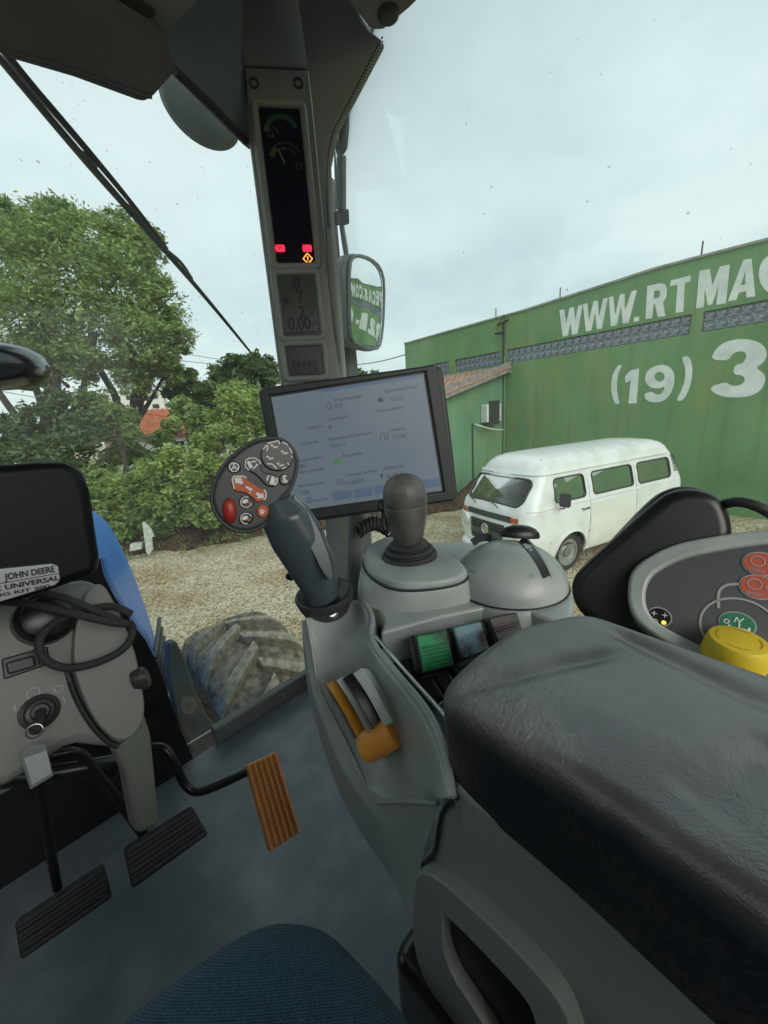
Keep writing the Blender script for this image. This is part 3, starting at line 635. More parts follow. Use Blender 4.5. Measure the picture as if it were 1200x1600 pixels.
tube('bracket', [AF.p(cu_+hw+.35, vv0+.02, .05), AF.p(cu_+hw*.6, vv0+.22, .32), AF.p(cu_-hw, vv0+.28, .32)], .022, M_acw, ac, seg=6, smooth=1)
dr = AF.t(737, 661); o = tube('drain_pipe', [AF.p(dr[0], dr[1], .04), AF.p(dr[0], .1, .04)], .018, M_dark, seg=6, smooth=0); tag(o, 'thin dark drain pipe running down below the air conditioner', 'pipe')
o = tube('downpipe', [AF.p(.05, hi-.25, .06), AF.p(.05, .0, .06)], .03, mat('green_pipe', (.16, .27, .17), .6), seg=8, smooth=0); tag(o, 'green downpipe in the corner between annex and big wall', 'pipe')
# bracket lamp on the wall above annex, antennas
lf = WF.t(788, 560); lt_ = WF.t(785, 505)
o = thing('wall_mast', 'dark service mast with insulators rising above the annex roof', 'mast', WF.p(lf[0], lf[1], .05))
tube('pole', [WF.p(lf[0], lf[1]-.25, .07), WF.p(lf[0], lt_[1], .07)], .035, M_rub, o, smooth=0, seg=8)
tube('crossarm', [WF.p(lf[0]-.2, lt_[1]-.05, .1), WF.p(lf[0]+.2, lt_[1]+.03, .1)], .03, M_rub, o, smooth=0, seg=6)
tube('crossarm', [WF.p(lf[0]-.28, lt_[1]-.28, .1), WF.p(lf[0]+.05, lt_[1]-.30, .1)], .03, M_rub, o, smooth=0, seg=6)
tube('stay', [WF.p(lf[0]-.16, lt_[1]-.02, .1), WF.p(lf[0]+.04, lt_[1]+.22, .1), WF.p(lf[0]+.06, lt_[1]+.0, .1)], .014, M_rub, o, smooth=0, seg=6)
for px, y0, y1, lab in ((1093, 388, 406, 'thin rod standing on the wall coping above the letter M'), (872, 458, 470, 'thin rod standing on the wall coping above the first W'), (772, 489, 498, 'small bent aerial on the coping above the annex')):
    a = WF.t(px, y1); b = WF.t(px, y0); o = tube('roof_rod', [WF.p(a[0], ztop(a[0])+.04, -.1), WF.p(a[0], b[1]+.15, -.1)], .016, M_rub, smooth=0, seg=6); tag(o, lab, 'rod', 'rods on the wall coping')

# ================================================================ VAN
VX, VY, VYAW = 1.735, 6.30, .457
def vcam(a, b): return rt*a + hd*b
VO = vcam(VX, VY); VA = vcam(math.cos(VYAW), math.sin(VYAW)); VS = vcam(math.sin(VYAW), -math.cos(VYAW))
def vp(a, b, z): p = VO + VA*a + VS*b; return Vector((p.x, p.y, z))
ZT = [.28, .45, .70, .95, 1.15, 1.22, 1.45, 1.66, 1.72, 1.75, 1.84, 1.92, 1.97, 2.0, 2.02]
WT = [.77, .82, .845, .845, .83, .815, .765, .705, .69, .672, .635, .565, .46, .30, .06]
AT = [.10, .05, .0, .01, .05, .09, .22, .35, .385, .41, .47, .56, .68, .90, 1.5]
RT = [4.34, 4.38, 4.42, 4.42, 4.41, 4.40, 4.30, 4.20, 4.17, 4.15, 4.10, 4.02, 3.9, 3.7, 3.1]
fw_ = lambda z: float(np.interp(z, ZT, WT)); fa_ = lambda z: float(np.interp(z, ZT, AT)); fr_ = lambda z: float(np.interp(z, ZT, RT))
RC, BOW = .24, .04
def front_a(b, z):
    w_ = fw_(z); R = min(RC, w_*.9); b = abs(b); a = fa_(z) + BOW*min(1, b/w_)**2
    if b > w_-R: a += R - math.sqrt(max(0, R*R-(b-(w_-R))**2))
    return a
def outline(z):
    w_ = fw_(z); R = min(RC, w_*.9); a0, a1 = fa_(z), fr_(z); P = []
    for k in range(14): b = (w_-R)*k/14; P.append((front_a(b, z), b))
    for k in range(9): t_ = math.pi/2*k/9; b = w_-R+R*math.sin(t_); P.append((a0+BOW*(b/w_)**2+R-R*math.cos(t_), b))
    s0, s1 = a0+BOW+R, a1-.22
    for k in range(100): P.append((s0+(s1-s0)*k/99, w_))
    for k in range(1, 8): t_ = math.pi/2*k/8; P.append((a1-.22+.22*math.sin(t_), w_-.22*(1-math.cos(t_)) if w_ > .22 else w_*math.cos(t_)))
    wl = max(0, w_-.22)
    for k in range(7): P.append((a1, wl*(1-k/6)))
    return P
zs = sorted(set([.28, .31] + list(np.arange(.34, 1.72, .04)) + [1.70, 1.712, 1.73, 1.75, 1.78, 1.81, 1.84, 1.88, 1.92, 1.945, 1.97, 1.985, 2.0, 2.012, 2.02]))
half = [outline(z) for z in zs]; nh = len(half[0])
G = [h + [(a, -b) for a, b in h[-2:0:-1]] for h in half]; nc = len(G[0])
def sd_rr(x, y, x0, x1, y0, y1, r):
    cx, cy = (x0+x1)/2, (y0+y1)/2; qx, qy = abs(x-cx)-(x1-x0)/2+r, abs(y-cy)-(y1-y0)/2+r
    return math.hypot(max(qx, 0), max(qy, 0))+min(max(qx, qy), 0)-r
SIDE = [(.72, 1.44, 1.26, 1.63, .07), (1.64, 2.74, 1.26, 1.63, .07), (2.90, 3.92, 1.26, 1.63, .08)]
WS = (-.635, .635, 1.245, 1.655, .12)
arch = (1.12, 3.52)
def sdf(a, b, z):
    if abs(b) < fw_(z)*.985 and a < 1.0 and z > 1.1: return sd_rr(b, z, *WS), 'f'
    if z < .9: return min(math.hypot(a-c, z-.34)-.375 for c in arch), 's'
    if a > .5 and a < 4.1: return min(sd_rr(a + (1.45-z)*.25*(max(0, 1.0-a)), z, *s) for s in SIDE), 's'
    return 1, 's'
P3 = [[(a, b, zs[i]) for a, b in G[i]] for i in range(len(zs))]
S = [[sdf(*p)[0] for p in r] for r in P3]
faces = []
for i in range(len(zs)-1):
    for j in range(nc):
        k = (j+1) % nc; q = [(i, j), (i, k), (i+1, k), (i+1, j)]
        if all(S[x][y] < 0.001 for x, y in q): continue
        faces.append(q)
for i in range(len(zs)):
    for j in range(nc):
        if S[i][j] < 0:
            a, b, z = P3[i][j]
            for _ in range(6):
                f0, kind = sdf(a, b, z); e = 1e-3
                if kind == 'f':
                    gx = (sdf(a, b+e, z)[0]-f0)/e; gz = (sdf(a, b, z+e)[0]-f0)/e; L = gx*gx+gz*gz or 1; b -= f0*gx/L; z -= f0*gz/L; a = front_a(b, z)
                else:
                    gx = (sdf(a+e, b, z)[0]-f0)/e; gz = (sdf(a, b, z+e)[0]-f0)/e; L = gx*gx+gz*gz or 1; a -= f0*gx/L; z2 = z-f0*gz/L; b *= fw_(z2)/fw_(z); z = z2
            P3[i][j] = (a, b, z)
van = thing('parked_van', 'white old minibus van with dark grille parked before the green wall', 'van', vp(2.2, 0, 0))
M_van = mat('van_paint', (.80, .80, .785), .3, vscale=3.0, coat=.3, c2=(.66, .655, .62), vlo=.42, vhi=.72, detail=10)
M_van2 = mat('van_panel_paint', (.74, .73, .65), .4, var=.05, vscale=3)
V = [vp(*p) for r in P3 for p in r]; Fc = [[x*nc+y for x, y in q] for q in faces]
top = (len(zs)-1)*nc; Fc.append([top+j for j in range(nc)])
body = mk('body', V, Fc, M_van, van, ang=50); body.data.materials.append(mat('van_inner_trim', (.05, .05, .052), .8)); md = body.modifiers.new('s', 'SOLIDIFY'); md.thickness = .025; md.offset = -1; md.material_offset = 1; md.material_offset_rim = 0
M_vgl = glass('van_glass', (.27, .33, .33), .06, film=.10, dcol=(.5, .55, .55), rough=.03); M_gask = mat('gasket', (.03, .03, .03), .6)
def rr_pts(x0, x1, y0, y1, r): return rrect(x0, y0, x1, y1, r, 6)
def side_pt(a, z, s, off=0): a2 = a - (1.45-z)*.25*max(0, 1.0-a); return vp(a2, s*(fw_(z)-off), z)
for s in (1, -1):
    for q in SIDE:
        L = rr_pts(*q); cen = ((q[0]+q[1])/2, (q[2]+q[3])/2)
        wn = tube('window_frame', [side_pt(a, z, s, -.002) for a, z in L], .013, M_gask, van, closed=True, seg=6, smooth=0)
        n = len(L); V = []; Fc = []; K_ = 5
        for k in range(K_+1):
            f = 1-k/K_*.98
            V += [side_pt(cen[0]+(a-cen[0])*f, cen[1]+(z-cen[1])*f, s, .012) for a, z in L]
        for k in range(K_):
            for i in range(n): Fc.append([k*n+i, k*n+(i+1) % n, (k+1)*n+(i+1) % n, (k+1)*n+i])
        mk('pane', V, Fc, M_vgl, wn)
L = rr_pts(*WS); wn = tube('windscreen_frame', [vp(front_a(b, z)-.003, b, z) for b, z in L], .016, M_gask, van, closed=True, seg=6, smooth=0)
n = len(L); V = []; Fc = []; K_ = 12; cen = (0, (WS[2]+WS[3])/2)
for k in range(K_+1):
    f = 1-k/K_*.98
    for b, z in L: b2, z2 = b*f, cen[1]+(z-cen[1])*f; V.append(vp(front_a(b2, z2)+.012, b2, z2))
for k in range(K_):
    for i in range(n): Fc.append([k*n+i, k*n+(i+1) % n, (k+1)*n+(i+1) % n, (k+1)*n+i])
mk('pane', V, Fc, glass('van_windscreen_glass', (.50, .60, .61), .045, film=.30, rough=.05), wn)  # pale film colour stands in for reflections on this windscreen
# gutter, belt line, seams
def perim(z, off=.01): return [vp(a, b*(1+off/max(.3, fw_(z))), z) for a, b in outline(z)]
o_ = outline(1.715); tube('rain_gutter', [vp(a-.01, b+.012, 1.715) for a, b in o_[6:120]], .013, M_van, van, seg=6, smooth=0); tube('rain_gutter', [vp(a-.01, -b-.012, 1.715) for a, b in o_[6:120]], .013, M_van, van, seg=6, smooth=0)
for s in (1, -1): tube('belt_moulding', [vp(a, s*(b+.004), 1.19) for a, b in outline(1.19)[18:122]], .011, M_van, van, seg=6, smooth=0)
M_seam = mat('panel_gap', (.05, .05, .05), .8)
def seam(pts): return tube('panel_gap', pts, .0035, M_seam, van, seg=5, smooth=0)
for s in (1, -1):
    for a in (1.53, 2.82): seam([vp(a, s*(fw_(z)+.0), z) for z in np.arange(.34, 1.69, .08)])
    seam([vp(.47+.0*z, s*(fw_(z)-.012), z) for z in np.arange(.62, 1.2, .08)])
    seam([vp(a, s*(fw_(.66)+.001), .66) for a in np.arange(1.50, 4.0, .2)])
# repainted cream middle door panel (left side), arch lips
V = []; Fc = []; za = np.arange(.34, 1.17, .06); aa = np.linspace(1.56, 2.79, 12)
for z in za:
    for a in aa: V.append(vp(a, fw_(z)+.004, z))
for i in range(len(za)-1):
    for j in range(len(aa)-1): Fc.append([i*12+j, i*12+j+1, (i+1)*12+j+1, (i+1)*12+j])
mk('sliding_door', V, Fc, M_van2, van)
for s in (1, -1):
    for c in arch:
        tube('arch_lip', [vp(c+.385*math.cos(t_), s*(fw_(.34+.385*math.sin(t_))+.006), .34+.385*math.sin(t_)) for t_ in np.linspace(-.15, math.pi+.15, 22)], .014, M_van, van, seg=6, smooth=0)
        wf = Fr(vp(c, s*.42, .335), VS*s)
        V, Fc = lathe_data(wf, [(.37, .30), (.38, 0), (.0, -.02)], seg=28); mk('wheel_well', V, Fc, M_rub, van)
        wf = Fr(vp(c, s*.66, .325), VS*s); wh = lathe('wheel', wf, [(.20, .0), (.235, .10), (.24, .115), (.27, .125), (.305, .115), (.325, .085), (.325, -.04), (.30, -.09), (.20, -.09)], M_rub, van, seg=36)
        lathe('rim', wf, [(.0, .085), (.06, .085), (.075, .075), (.12, .06), (.16, .075), (.195, .085), (.20, .10), (.235, .105), (.238, .09), (.20, .02)], mat('rim_steel', (.45, .46, .46), .35, metal=.8, var=.15), wh, seg=36)
        lathe('hub_cap', wf, [(.0, .11), (.05, .108), (.085, .095), (.092, .07)], mat('hub_grey', (.16, .16, .16), .4), wh, seg=24)
# front: bumper, lamps, grille, strip, emblem, wipers, mirror, handle
bz = .42
tube('bumper', [vp(front_a(b, bz)-.075 if abs(b) < .78 else .30, b, bz) for b in (-.86, -.82, -.6, -.3, 0, .3, .6, .82, .86)], .075, M_van, van, seg=10, smooth=1)
M_chr = mat('chrome', (.75, .76, .76), .12, metal=1); M_lens = mat('lamp_lens', (.55, .58, .58), .1, coat=.5); M_amb = mat('amber_lens', (.42, .09, .012), .2, coat=.5)
for s in (1, -1):
    ff_ = Fr(vp(front_a(.57, .86)-.012, s*.57, .86), -VA + VS*s*.25); hl = lathe('headlight', ff_, [(.125, -.05), (.125, .01), (.115, .02), (.1, .012)], M_van, van, seg=28)
    lathe('lens', ff_, [(.1, .013), (.085, .025), (.05, .033), (.0, .036)], M_lens, hl, seg=24); lathe('trim_ring', ff_, [(.102, .01), (.112, .02), (.118, .016), (.12, .0)], M_chr, hl, seg=28)
    fi = Fr(vp(front_a(.60, 1.045)-.006, s*.60, 1.045), -VA + VS*s*.35); slab('indicator', fi, rrect(-.062, -.042, .062, .042, .012), .03, M_amb, van, w0=.022, bevel=.004)
def front_panel(b0, b1, z0, z1, off, thick, m, name, par):
    bs = np.linspace(b0, b1, 14); V = [vp(front_a(b, z)-off, b, z) for z in (z0, z1) for b in bs] + [vp(front_a(b, z)-off+thick, b, z) for z in (z0, z1) for b in bs]; n = 14; Fc = []
    for i in range(n-1): Fc += [[i, i+1, n+i+1, n+i], [2*n+i, 3*n+i, 3*n+i+1, 2*n+i+1], [i, 2*n+i, 2*n+i+1, i+1], [n+i, n+i+1, 3*n+i+1, 3*n+i]]
    Fc += [[0, n, 3*n, 2*n], [n-1, 3*n-1, 4*n-1, 2*n-1]]
    return mk(name, V, Fc, m, par, smooth=False)
M_vblk = mat('van_black_plastic', (.035, .04, .04), .5, var=.2)
gr = front_panel(-.40, .40, .56, .93, .016, .02, M_vblk, 'grille', van)
for k in range(9): front_panel(-.385, .385, .585+k*.037, .603+k*.037, .034, .02, M_vblk, 'grille_slat', gr)
front_panel(-.52, .52, .998, 1.09, .012, .02, M_vblk, 'vent_strip', van)
ef = Fr(vp(front_a(0, .80)-.038, 0, .80), -VA); em = lathe('emblem', ef, [(.072, 0), (.083, .006), (.09, 0)], M_chr, van, seg=28)
for q in ([(-.045, .05), (0, -.005), (.045, .05)], [(-.066, .02), (-.03, -.06), (0, -.008), (.03, -.06), (.066, .02)]):
    V, Fc = line_band(ef, q, .014, .004); mk('emblem_stroke', V, Fc, M_chr, em, smooth=False, solid=.004)
lathe('emblem_back', ef, [(.07, -.004), (.0, -.003)], M_vblk, em, seg=24)
for b in (-.32, .22): tube('wiper', [vp(front_a(b, 1.19)-.03, b, 1.19), vp(front_a(b+.1, 1.26)-.03, b-.16, 1.25), vp(front_a(b-.4, 1.29)-.025, b-.38, 1.285)], .008, M_rub, van, seg=6, smooth=1)
mf = Fr(vp(.72, .98, 1.33), -VA*.9+VS*.3); mo = slab('wing_mirror', Fr(vp(.70, .97, 1.33), VS*.2-VA), rrect(-.085, -.11, .085, .11, .035), .05, M_vblk, van, bevel=.012)
tube('mirror_stalk', [vp(.80, .83, 1.16), vp(.76, .93, 1.18), vp(.73, .97, 1.25)], .012, M_rub, mo, seg=6, smooth=1)
tube('door_handle', [vp(1.31, .845, 1.07), vp(1.33, .885, 1.07), vp(1.44, .885, 1.07), vp(1.46, .845, 1.07)], .012, M_vblk, van, seg=6, smooth=0)
for k in range(8): 
    z = 1.36+k*.042; V, Fc = boxd(Fr(vp(4.075+(1.6-z)*.12, fw_(z)+.0, z), VS, VA), -.06, .06, -.012, .012, -.01, .006); mk('vent_slot', V, Fc, M_vblk, van, smooth=False)
# inside: floor, seats, wheel
M_seat_v = mat('van_seat', (.05, .05, .055), .7, var=.2)
VI = Fr(vp(0, 0, 0), (0, 0, 1), VA)
V, Fc = boxd(VI, .35, 4.2, -.74, .74, .45, .55); mk('cabin_floor', V, Fc, M_seat_v, van, smooth=False)
for a in (1.15, 2.25, 3.2):
    V, Fc = boxd(VI, a, a+.48, -.62, .62, .55, .95); st_ = mk('bench_seat', V, Fc, M_seat_v, van, bevel=.05)
    V, Fc = boxd(VI, a+.42, a+.56, -.62, .62, .9, 1.38); mk('seat_back', V, Fc, M_seat_v, st_, bevel=.05)
V, Fc = boxd(VI, .30, .62, -.66, .66, .9, 1.2); mk('dashboard', V, Fc, M_seat_v, van, bevel=.04)
sw = Fr(vp(.78, .36, 1.26), (VA*.5+Vector((0, 0, 1)))); tube('helm_ring', [sw.p(.2*math.cos(t_), .2*math.sin(t_)) for t_ in np.linspace(0, 2*math.pi, 24)[:-1]], .013, M_black, van, closed=True, seg=6, smooth=0)
# ================================================================ TRACTOR OUTSIDE
def bluepaint():
    return mat('hood_blue', (.04, .24, .80), .42, var=.06, vscale=2.5, coat=.12, spec=.3)
M_blue = bluepaint()
hood = thing('tractor_hood', 'bright blue engine hood of the tractor ahead of the windscreen', 'tractor hood', (-.1, 2.2, 1.1))
HX = 0.0
prof = [(-.10, 1.05), (.545, 1.05), (.548, 1.35), (.54, 1.6), (.52, 1.85), (.495, 2.05), (.47, 2.2), (.435, 2.32), (.37, 2.40), (.25, 2.44), (0, 2.455)]
secs = []
for y, k, dz in ((1.20, .20, .02), (1.6, .42, .06), (2.1, .66, .06), (2.6, .87, .03), (2.92, 1.0, -.01), (3.06, .99, -.05), (3.14, .9, -.14)):
    half_ = [(HX + x*k if x > 0 else HX, z + (dz if z > 1.5 else 0)) for x, z in prof[1:]]
    full = half_ + [(2*HX-x, z) for x, z in half_[-2::-1]]; secs.append([Vector((x, y, z)) for x, z in full])
patch('panel', secs, M_blue, hood, sub=2)
mk('nose', secs[-1], [list(range(len(secs[-1])))], M_blue, hood)
M_decal = mat('hood_decal', (.62, .66, .68), .35)
# side decal stripe and intake slats low on the hood flank
for k in range(5):
    tube('louvre', [Vector((HX+.40, 2.3, 1.30+.07*k)), Vector((HX+.56, 2.75, 1.32+.07*k))], .012, M_black, hood, seg=6, smooth=0)
V, Fc = boxd(Fr((0, 0, 0), (0, 0, 1), (1, 0, 0)), -.42, .30, 1.2, 3.05, .55, 1.06); o = mk('front_axle_block', V, Fc, M_rub, bevel=.03); tag(o, 'dark engine frame and axle block beneath the blue hood', 'axle block')
# front tyre with separate lugs
TC = Vector((.86, 2.22, .78)); TR, TW = .735, .27; steer = math.radians(-4)
tax = Matrix.Rotation(steer, 3, 'Z') @ Vector((1, 0, 0)); TF = Fr(TC, tax, (0, 1, 0) if True else None)
M_tyre = mat('tyre_rubber', (.075, .068, .056), .85, c2=(.40, .33, .23), vscale=22, vlo=.32, vhi=.72, detail=10, bump=.5, bscale=60, bdist=.004)
M_lug = mat('tyre_lug_rubber', (.15, .135, .11), .8, c2=(.50, .42, .30), vscale=26, vlo=.3, vhi=.7, detail=10, bump=.5, bscale=70, bdist=.003)
whl = thing('front_tractor_tyre', 'dusty front tractor tyre with thick chevron lugs below the windscreen', 'tyre', (TC.x, TC.y, 0))
tp = [(.36, -.20), (.42, -.25), (.56, -.285), (.66, -.28), (.71, -.25), (.732, -.15), (.738, 0), (.732, .15), (.71, .25), (.66, .28), (.56, .285), (.42, .25), (.36, .20)]
lathe('carcass', TF, tp, M_tyre, whl, seg=72, ang=80)
lathe('rim', TF, [(.37, .20), (.34, .12), (.2, .06), (.12, .10), (0, .10)], mat('rim_grey', (.3, .3, .3), .5), whl, seg=40)
lugm = {}
def lugmesh(sd):
    # one chevron bar from the middle line to the shoulder, in tyre coordinates (angle along, w across)
    V = []; st = 9
    for i in range(st+1):
        s = i/st; wv = sd*(-.02 + .31*s); a = .30*s**.9 ; rb = float(np.interp(abs(wv), [0, .15, .25, .285, .30], [.736, .73, .705, .655, .62])); rtp = rb + float(np.interp(s, [0, .1, .8, 1], [.056, .066, .062, .03]))
        hwid = (.030 + .012*s)/.74
        for da, r in ((-hwid*1.25, rb-.012), (-hwid, rtp), (hwid, rtp), (hwid*1.25, rb-.012)): V.append((r*math.cos(a+da), r*math.sin(a+da), wv))
    Fc = []
    for i in range(st):
        for k in range(3): Fc.append([i*4+k, i*4+k+1, (i+1)*4+k+1, (i+1)*4+k])
    Fc += [[0, 1, 2, 3], [st*4+3, st*4+2, st*4+1, st*4]]
    return V, Fc
NL = 19
for sd in (1, -1):
    first = None
    for k in range(NL):
        if first is None:
            V, Fc = lugmesh(sd); first = mk('lug', V, Fc, M_lug, whl, bevel=.003, seg=1); first.matrix_parent_inverse = Matrix.Translation(-Vector(whl.location)); l_ = first
        else: l_ = first.copy(); col.objects.link(l_); l_.parent = whl; l_.matrix_parent_inverse = first.matrix_parent_inverse.copy()
        R3 = Matrix((TF.x, TF.y, TF.z)).transposed() @ Matrix.Rotation(2*math.pi*(k+(.5 if sd < 0 else 0))/NL, 3, 'Z')
        l_.matrix_basis = Matrix.Translation(TC) @ R3.to_4x4()
# dark step bracket and hoses beside the tyre
M_step = mat('dark_step', (.05, .06, .07), .45, var=.3, vscale=12)
bk = thing('mudguard_bracket', 'dark ribbed bracket standing beside the front tyre', 'bracket', ay_(320, 1150, 1.5))
bfr = Fr(ay_(300, 1080, 1.45), (0, -1, .25))
pslab('plate', bfr, [(262, 1005), (275, 1000), (290, 1030), (305, 1075), (325, 1120), (350, 1150), (360, 1180), (320, 1210), (285, 1190), (272, 1100), (262, 1050)], .06, M_step, bk, bevel=.01)
for k in range(0): tube('rib', [bfr.tw(258+k*10, 1000-abs(k-1)*3, .02), bfr.tw(275+k*11, 1060, .02), bfr.tw(292+k*12, 1120, .02)], .012, M_step, bk, seg=6)
pslab('dirt_patch', bfr, chaikin([(280, 1090), (300, 1085), (312, 1105), (298, 1118), (282, 1112)], 2), .01, mat('caked_dirt', (.16, .13, .12), .9, var=.3, vscale=30), bk, w0=.004, bevel=.002)
# exhaust / mirror post outside the right pillar
ex = thing('exhaust_stack', 'grey vertical exhaust stack standing behind the display pillar', 'exhaust', ad_(535, 640, 1.75))
xb = ad_(535, 500, 1.75); M_ex = mat('exhaust_grey', (.085, .095, .10), .55, var=.15, bump=.2, bscale=80)
EF = Fr((xb.x, xb.y, 0), (0, 0, 1), (1, 0, 0)); zt = ad_(535, 418, 1.75).z
lathe('shield', EF, [(.052, 1.2), (.052, zt-.03), (.049, zt-.012), (.042, zt), (.034, zt)], M_ex, ex, seg=24)
lathe('pipe', EF, [(.026, zt-.02), (.026, zt+.27), (.030, zt+.28), (.030, zt+.30), (.02, zt+.31)], M_ex, ex, cu=-.015, seg=16)
tube('mounting_clamp', [EF.p(.055*math.cos(a), .055*math.sin(a), zt-.22) for a in np.linspace(0, 6.28, 20)[:-1]], .008, M_ex, ex, closed=True, seg=6, smooth=0)
tube('stub', [EF.p(.05, 0, zt-.30), EF.p(.05, 0, zt-.36)], .011, mat('tan_clip', (.45, .36, .25), .6), ex, seg=6, smooth=0)
# wing mirror: its glass turned to show the wall lettering behind us
mc = ad_(574, 470, 1.62); aim = WF.p(PECAS_U['S']-.1, lt0-.75, 0)
mn = ((CAM-mc).normalized() + (aim-mc).normalized()).normalized()
MF = Fr(mc, mn)
wm = thing('wing_mirror', 'grey framed wing mirror beside the pillar reflecting the lettered wall', 'mirror', mc)
hpts = [(541, 408), (553, 393), (578, 399), (597, 414), (604, 440), (602, 500), (598, 540), (590, 550), (568, 546), (548, 540), (544, 520), (543, 460)]
pslab('housing', MF, hpts, .05, mat('mirror_housing', (.10, .12, .12), .5, var=.1), wm, w0=-.014, bevel=.012, rnd=1)
gpts = [(548, 418), (556, 402), (578, 408), (592, 422), (597, 445), (596, 500), (592, 534), (586, 543), (566, 538), (550, 528), (548, 500)]
gu = [MF.t(*p) for p in ((549, 412), (553, 405), (560, 402), (578, 407), (590, 417), (596, 435), (597, 450), (596, 500), (593, 536), (589, 542), (566, 538), (553, 533), (549, 524), (548, 480))]; n_ = len(gu); gc = (sum(p[0] for p in gu)/n_, sum(p[1] for p in gu)/n_); V = []; Fc = []; RCV = 1.3
for k in range(15):
    f = 1-k/14*.99
    for a, b in gu: du, dv_ = (a-gc[0])*f, (b-gc[1])*f; V.append(MF.p(gc[0]+du, gc[1]+dv_, .0075-(du*du+dv_*dv_)/(2*RCV)))
for k in range(14):
    for i in range(n_): Fc.append([k*n_+i, k*n_+(i+1) % n_, (k+1)*n_+(i+1) % n_, (k+1)*n_+i])
Fc.append([14*n_+i for i in range(n_)])
mk('mirror_glass', V, Fc, mat('mirror_silver', (.86, .90, .89), .01, metal=1), wm, ang=180)
rim_ = [MF.tw(*p, w=.001) for p in [(545, 413), (555, 397.5), (578, 403.5), (594.5, 418), (600.5, 442), (599, 500), (595, 537), (588, 546.5), (567, 542), (549, 534), (546, 500)]]
tube('rim', rim_, .006, mat('mirror_rim', (.13, .15, .15), .45), wm, closed=True, seg=8, smooth=1)
tube('arm', [ad_(545, 425, 1.66), ad_(540, 385, 1.68), ad_(533, 345, 1.70), ad_(530, 320, 1.70)], .010, M_ex, wm, seg=8)
tube('arm', [ad_(545, 525, 1.66), ad_(538, 520, 1.72), ad_(530, 500, 1.75)], .011, M_ex, wm, seg=8)
# second wiper hanging on the door glass
w2 = thing('door_wiper', 'dark wiper hanging upright outside the door glass beside the pillar', 'wiper', ad_(530, 330, 1.45))
f2 = facing(532, 250, 1.45); M_wip = mat('wiper_grey', (.055, .07, .08), .5, var=.15)
pslab('pivot_cover', f2, [(530, 165), (540, 156), (546, 165), (546, 200), (543, 232), (536, 243), (524, 243), (519, 228), (521, 195)], .03, M_wip, w2, bevel=.006)
pslab('wiper_arm', f2, [(522, 243), (541, 243), (541, 328), (523, 328)], .02, mat('wiper_pale', (.22, .24, .235), .5), w2, w0=-.01, bevel=.003)
pslab('wiper_blade', f2, [(528, 240), (535, 240), (536, 328), (527, 328)], .02, M_wip, w2, w0=.004, bevel=.003)
pslab('end_clip', f2, [(521, 330), (545, 327), (546, 350), (536, 353), (524, 352), (520, 345)], .03, M_wip, w2, bevel=.005)
tube('hinge_rod', [f2.tw(533, 352), f2.tw(537, 380), f2.tw(541, 402)], .008, M_wip, w2, seg=8)

# ================================================================ CAB SHELL
ZF = H-.95; ZR = H+.785; YF = 1.085; XR = .80
V = [(-.85, -1.0, ZF), (XR+.02, -1.0, ZF), (XR+.02, YF+.01, ZF), (-.85, YF+.01, ZF)]
V += [(x, y, z-.06) for x, y, z in V]
o = mk('cab_floor', V, [[0, 1, 2, 3], [7, 6, 5, 4], [0, 4, 5, 1], [1, 5, 6, 2], [2, 6, 7, 3], [3, 7, 4, 0]], M_floor, smooth=False); tag(o, 'worn dark blue grey rubber floor mat of the cab', 'floor', kind='structure')
GF = Fr((0, 0, 0), (0, 0, 1), (1, 0, 0))
V, Fc = boxd(GF, .29, XR, YF-.002, YF+.03, ZF+.002, ZF+.058); o = mk('door_sill', V, Fc, M_frame, bevel=.006); tag(o, 'grey metal sill between floor mat and lower windscreen', 'sill', kind='structure')
V, Fc = boxd(GF, -.85, .17, YF-.01, YF+.03, ZF+.002, ZF+.22); o = mk('cab_bulkhead', V, Fc, M_black, smooth=False); tag(o, 'dark bulkhead behind the pedals', 'bulkhead', kind='structure')
V, Fc = boxd(GF, -.85, XR+.0, -1.06, -1.0, ZF-.06, H-.45); o = mk('cab_rear_wall', V, Fc, M_dark, smooth=False); tag(o, 'dark rear wall of the cab behind the camera', 'wall', kind='structure')
V, Fc = boxd(GF, -.90, -.86, -1.0, YF, ZF-.06, H+.40); o = mk('cab_left_light_block', V, Fc, M_dark, smooth=False); tag(o, 'dark unseen left side of the cab, raised to block light', 'wall', kind='structure')  # opaque left side, raised past door panel height to keep light out
V, Fc = boxd(GF, -.90, -.84, -.75, -.50, H+.40, ZR); o = mk('cab_rear_post', V, Fc, M_dark, smooth=False); tag(o, 'dark rear left post of the cab', 'post', kind='structure')
# roof with lining
ro = thing('cab_headliner', 'brown fabric cab roof lining along the top of the picture', 'headliner', (0, 0, ZR)); ro['kind'] = 'structure'
tl = [az_(*p, ZR) for p in ((660, 0), (628, 28), (598, 58))]
rp_ = [(XR, -1.05), (XR, .62), (XR-.006, .690), (XR-.03, .71), (.69, .695), (.58, .785), (.485, .868), (.455, .99), (.43, 1.02), (.0, 1.03), (-.85, 1.03), (-.85, -1.05)]
RF = Fr((0, 0, ZR), (0, 0, -1), (1, 0, 0))
slab('lining', RF, [(x, -y) for x, y in rp_], .30, M_lining, ro, bevel=.02, seg=4)
V, Fc = boxd(GF, -.95, XR+.10, -1.15, 1.18, ZR+.30, ZR+.40); mk('roof_panel', V, Fc, M_frame, ro, bevel=.04)
bq = RF.t(607, 20); lathe('button', RF, [(.022, -.002), (.021, .006), (.016, .010), (0, .011)], M_dark, ro, cu=bq[0], cv=bq[1], seg=24)
pslab('lamp_recess', RF, chaikin([(180, -20), (205, -12), (245, 14), (240, 26), (215, 24), (185, 5)], 2), .004, mat('lining_dark', (.05, .045, .04), .9), ro, w0=.004, bevel=.002)
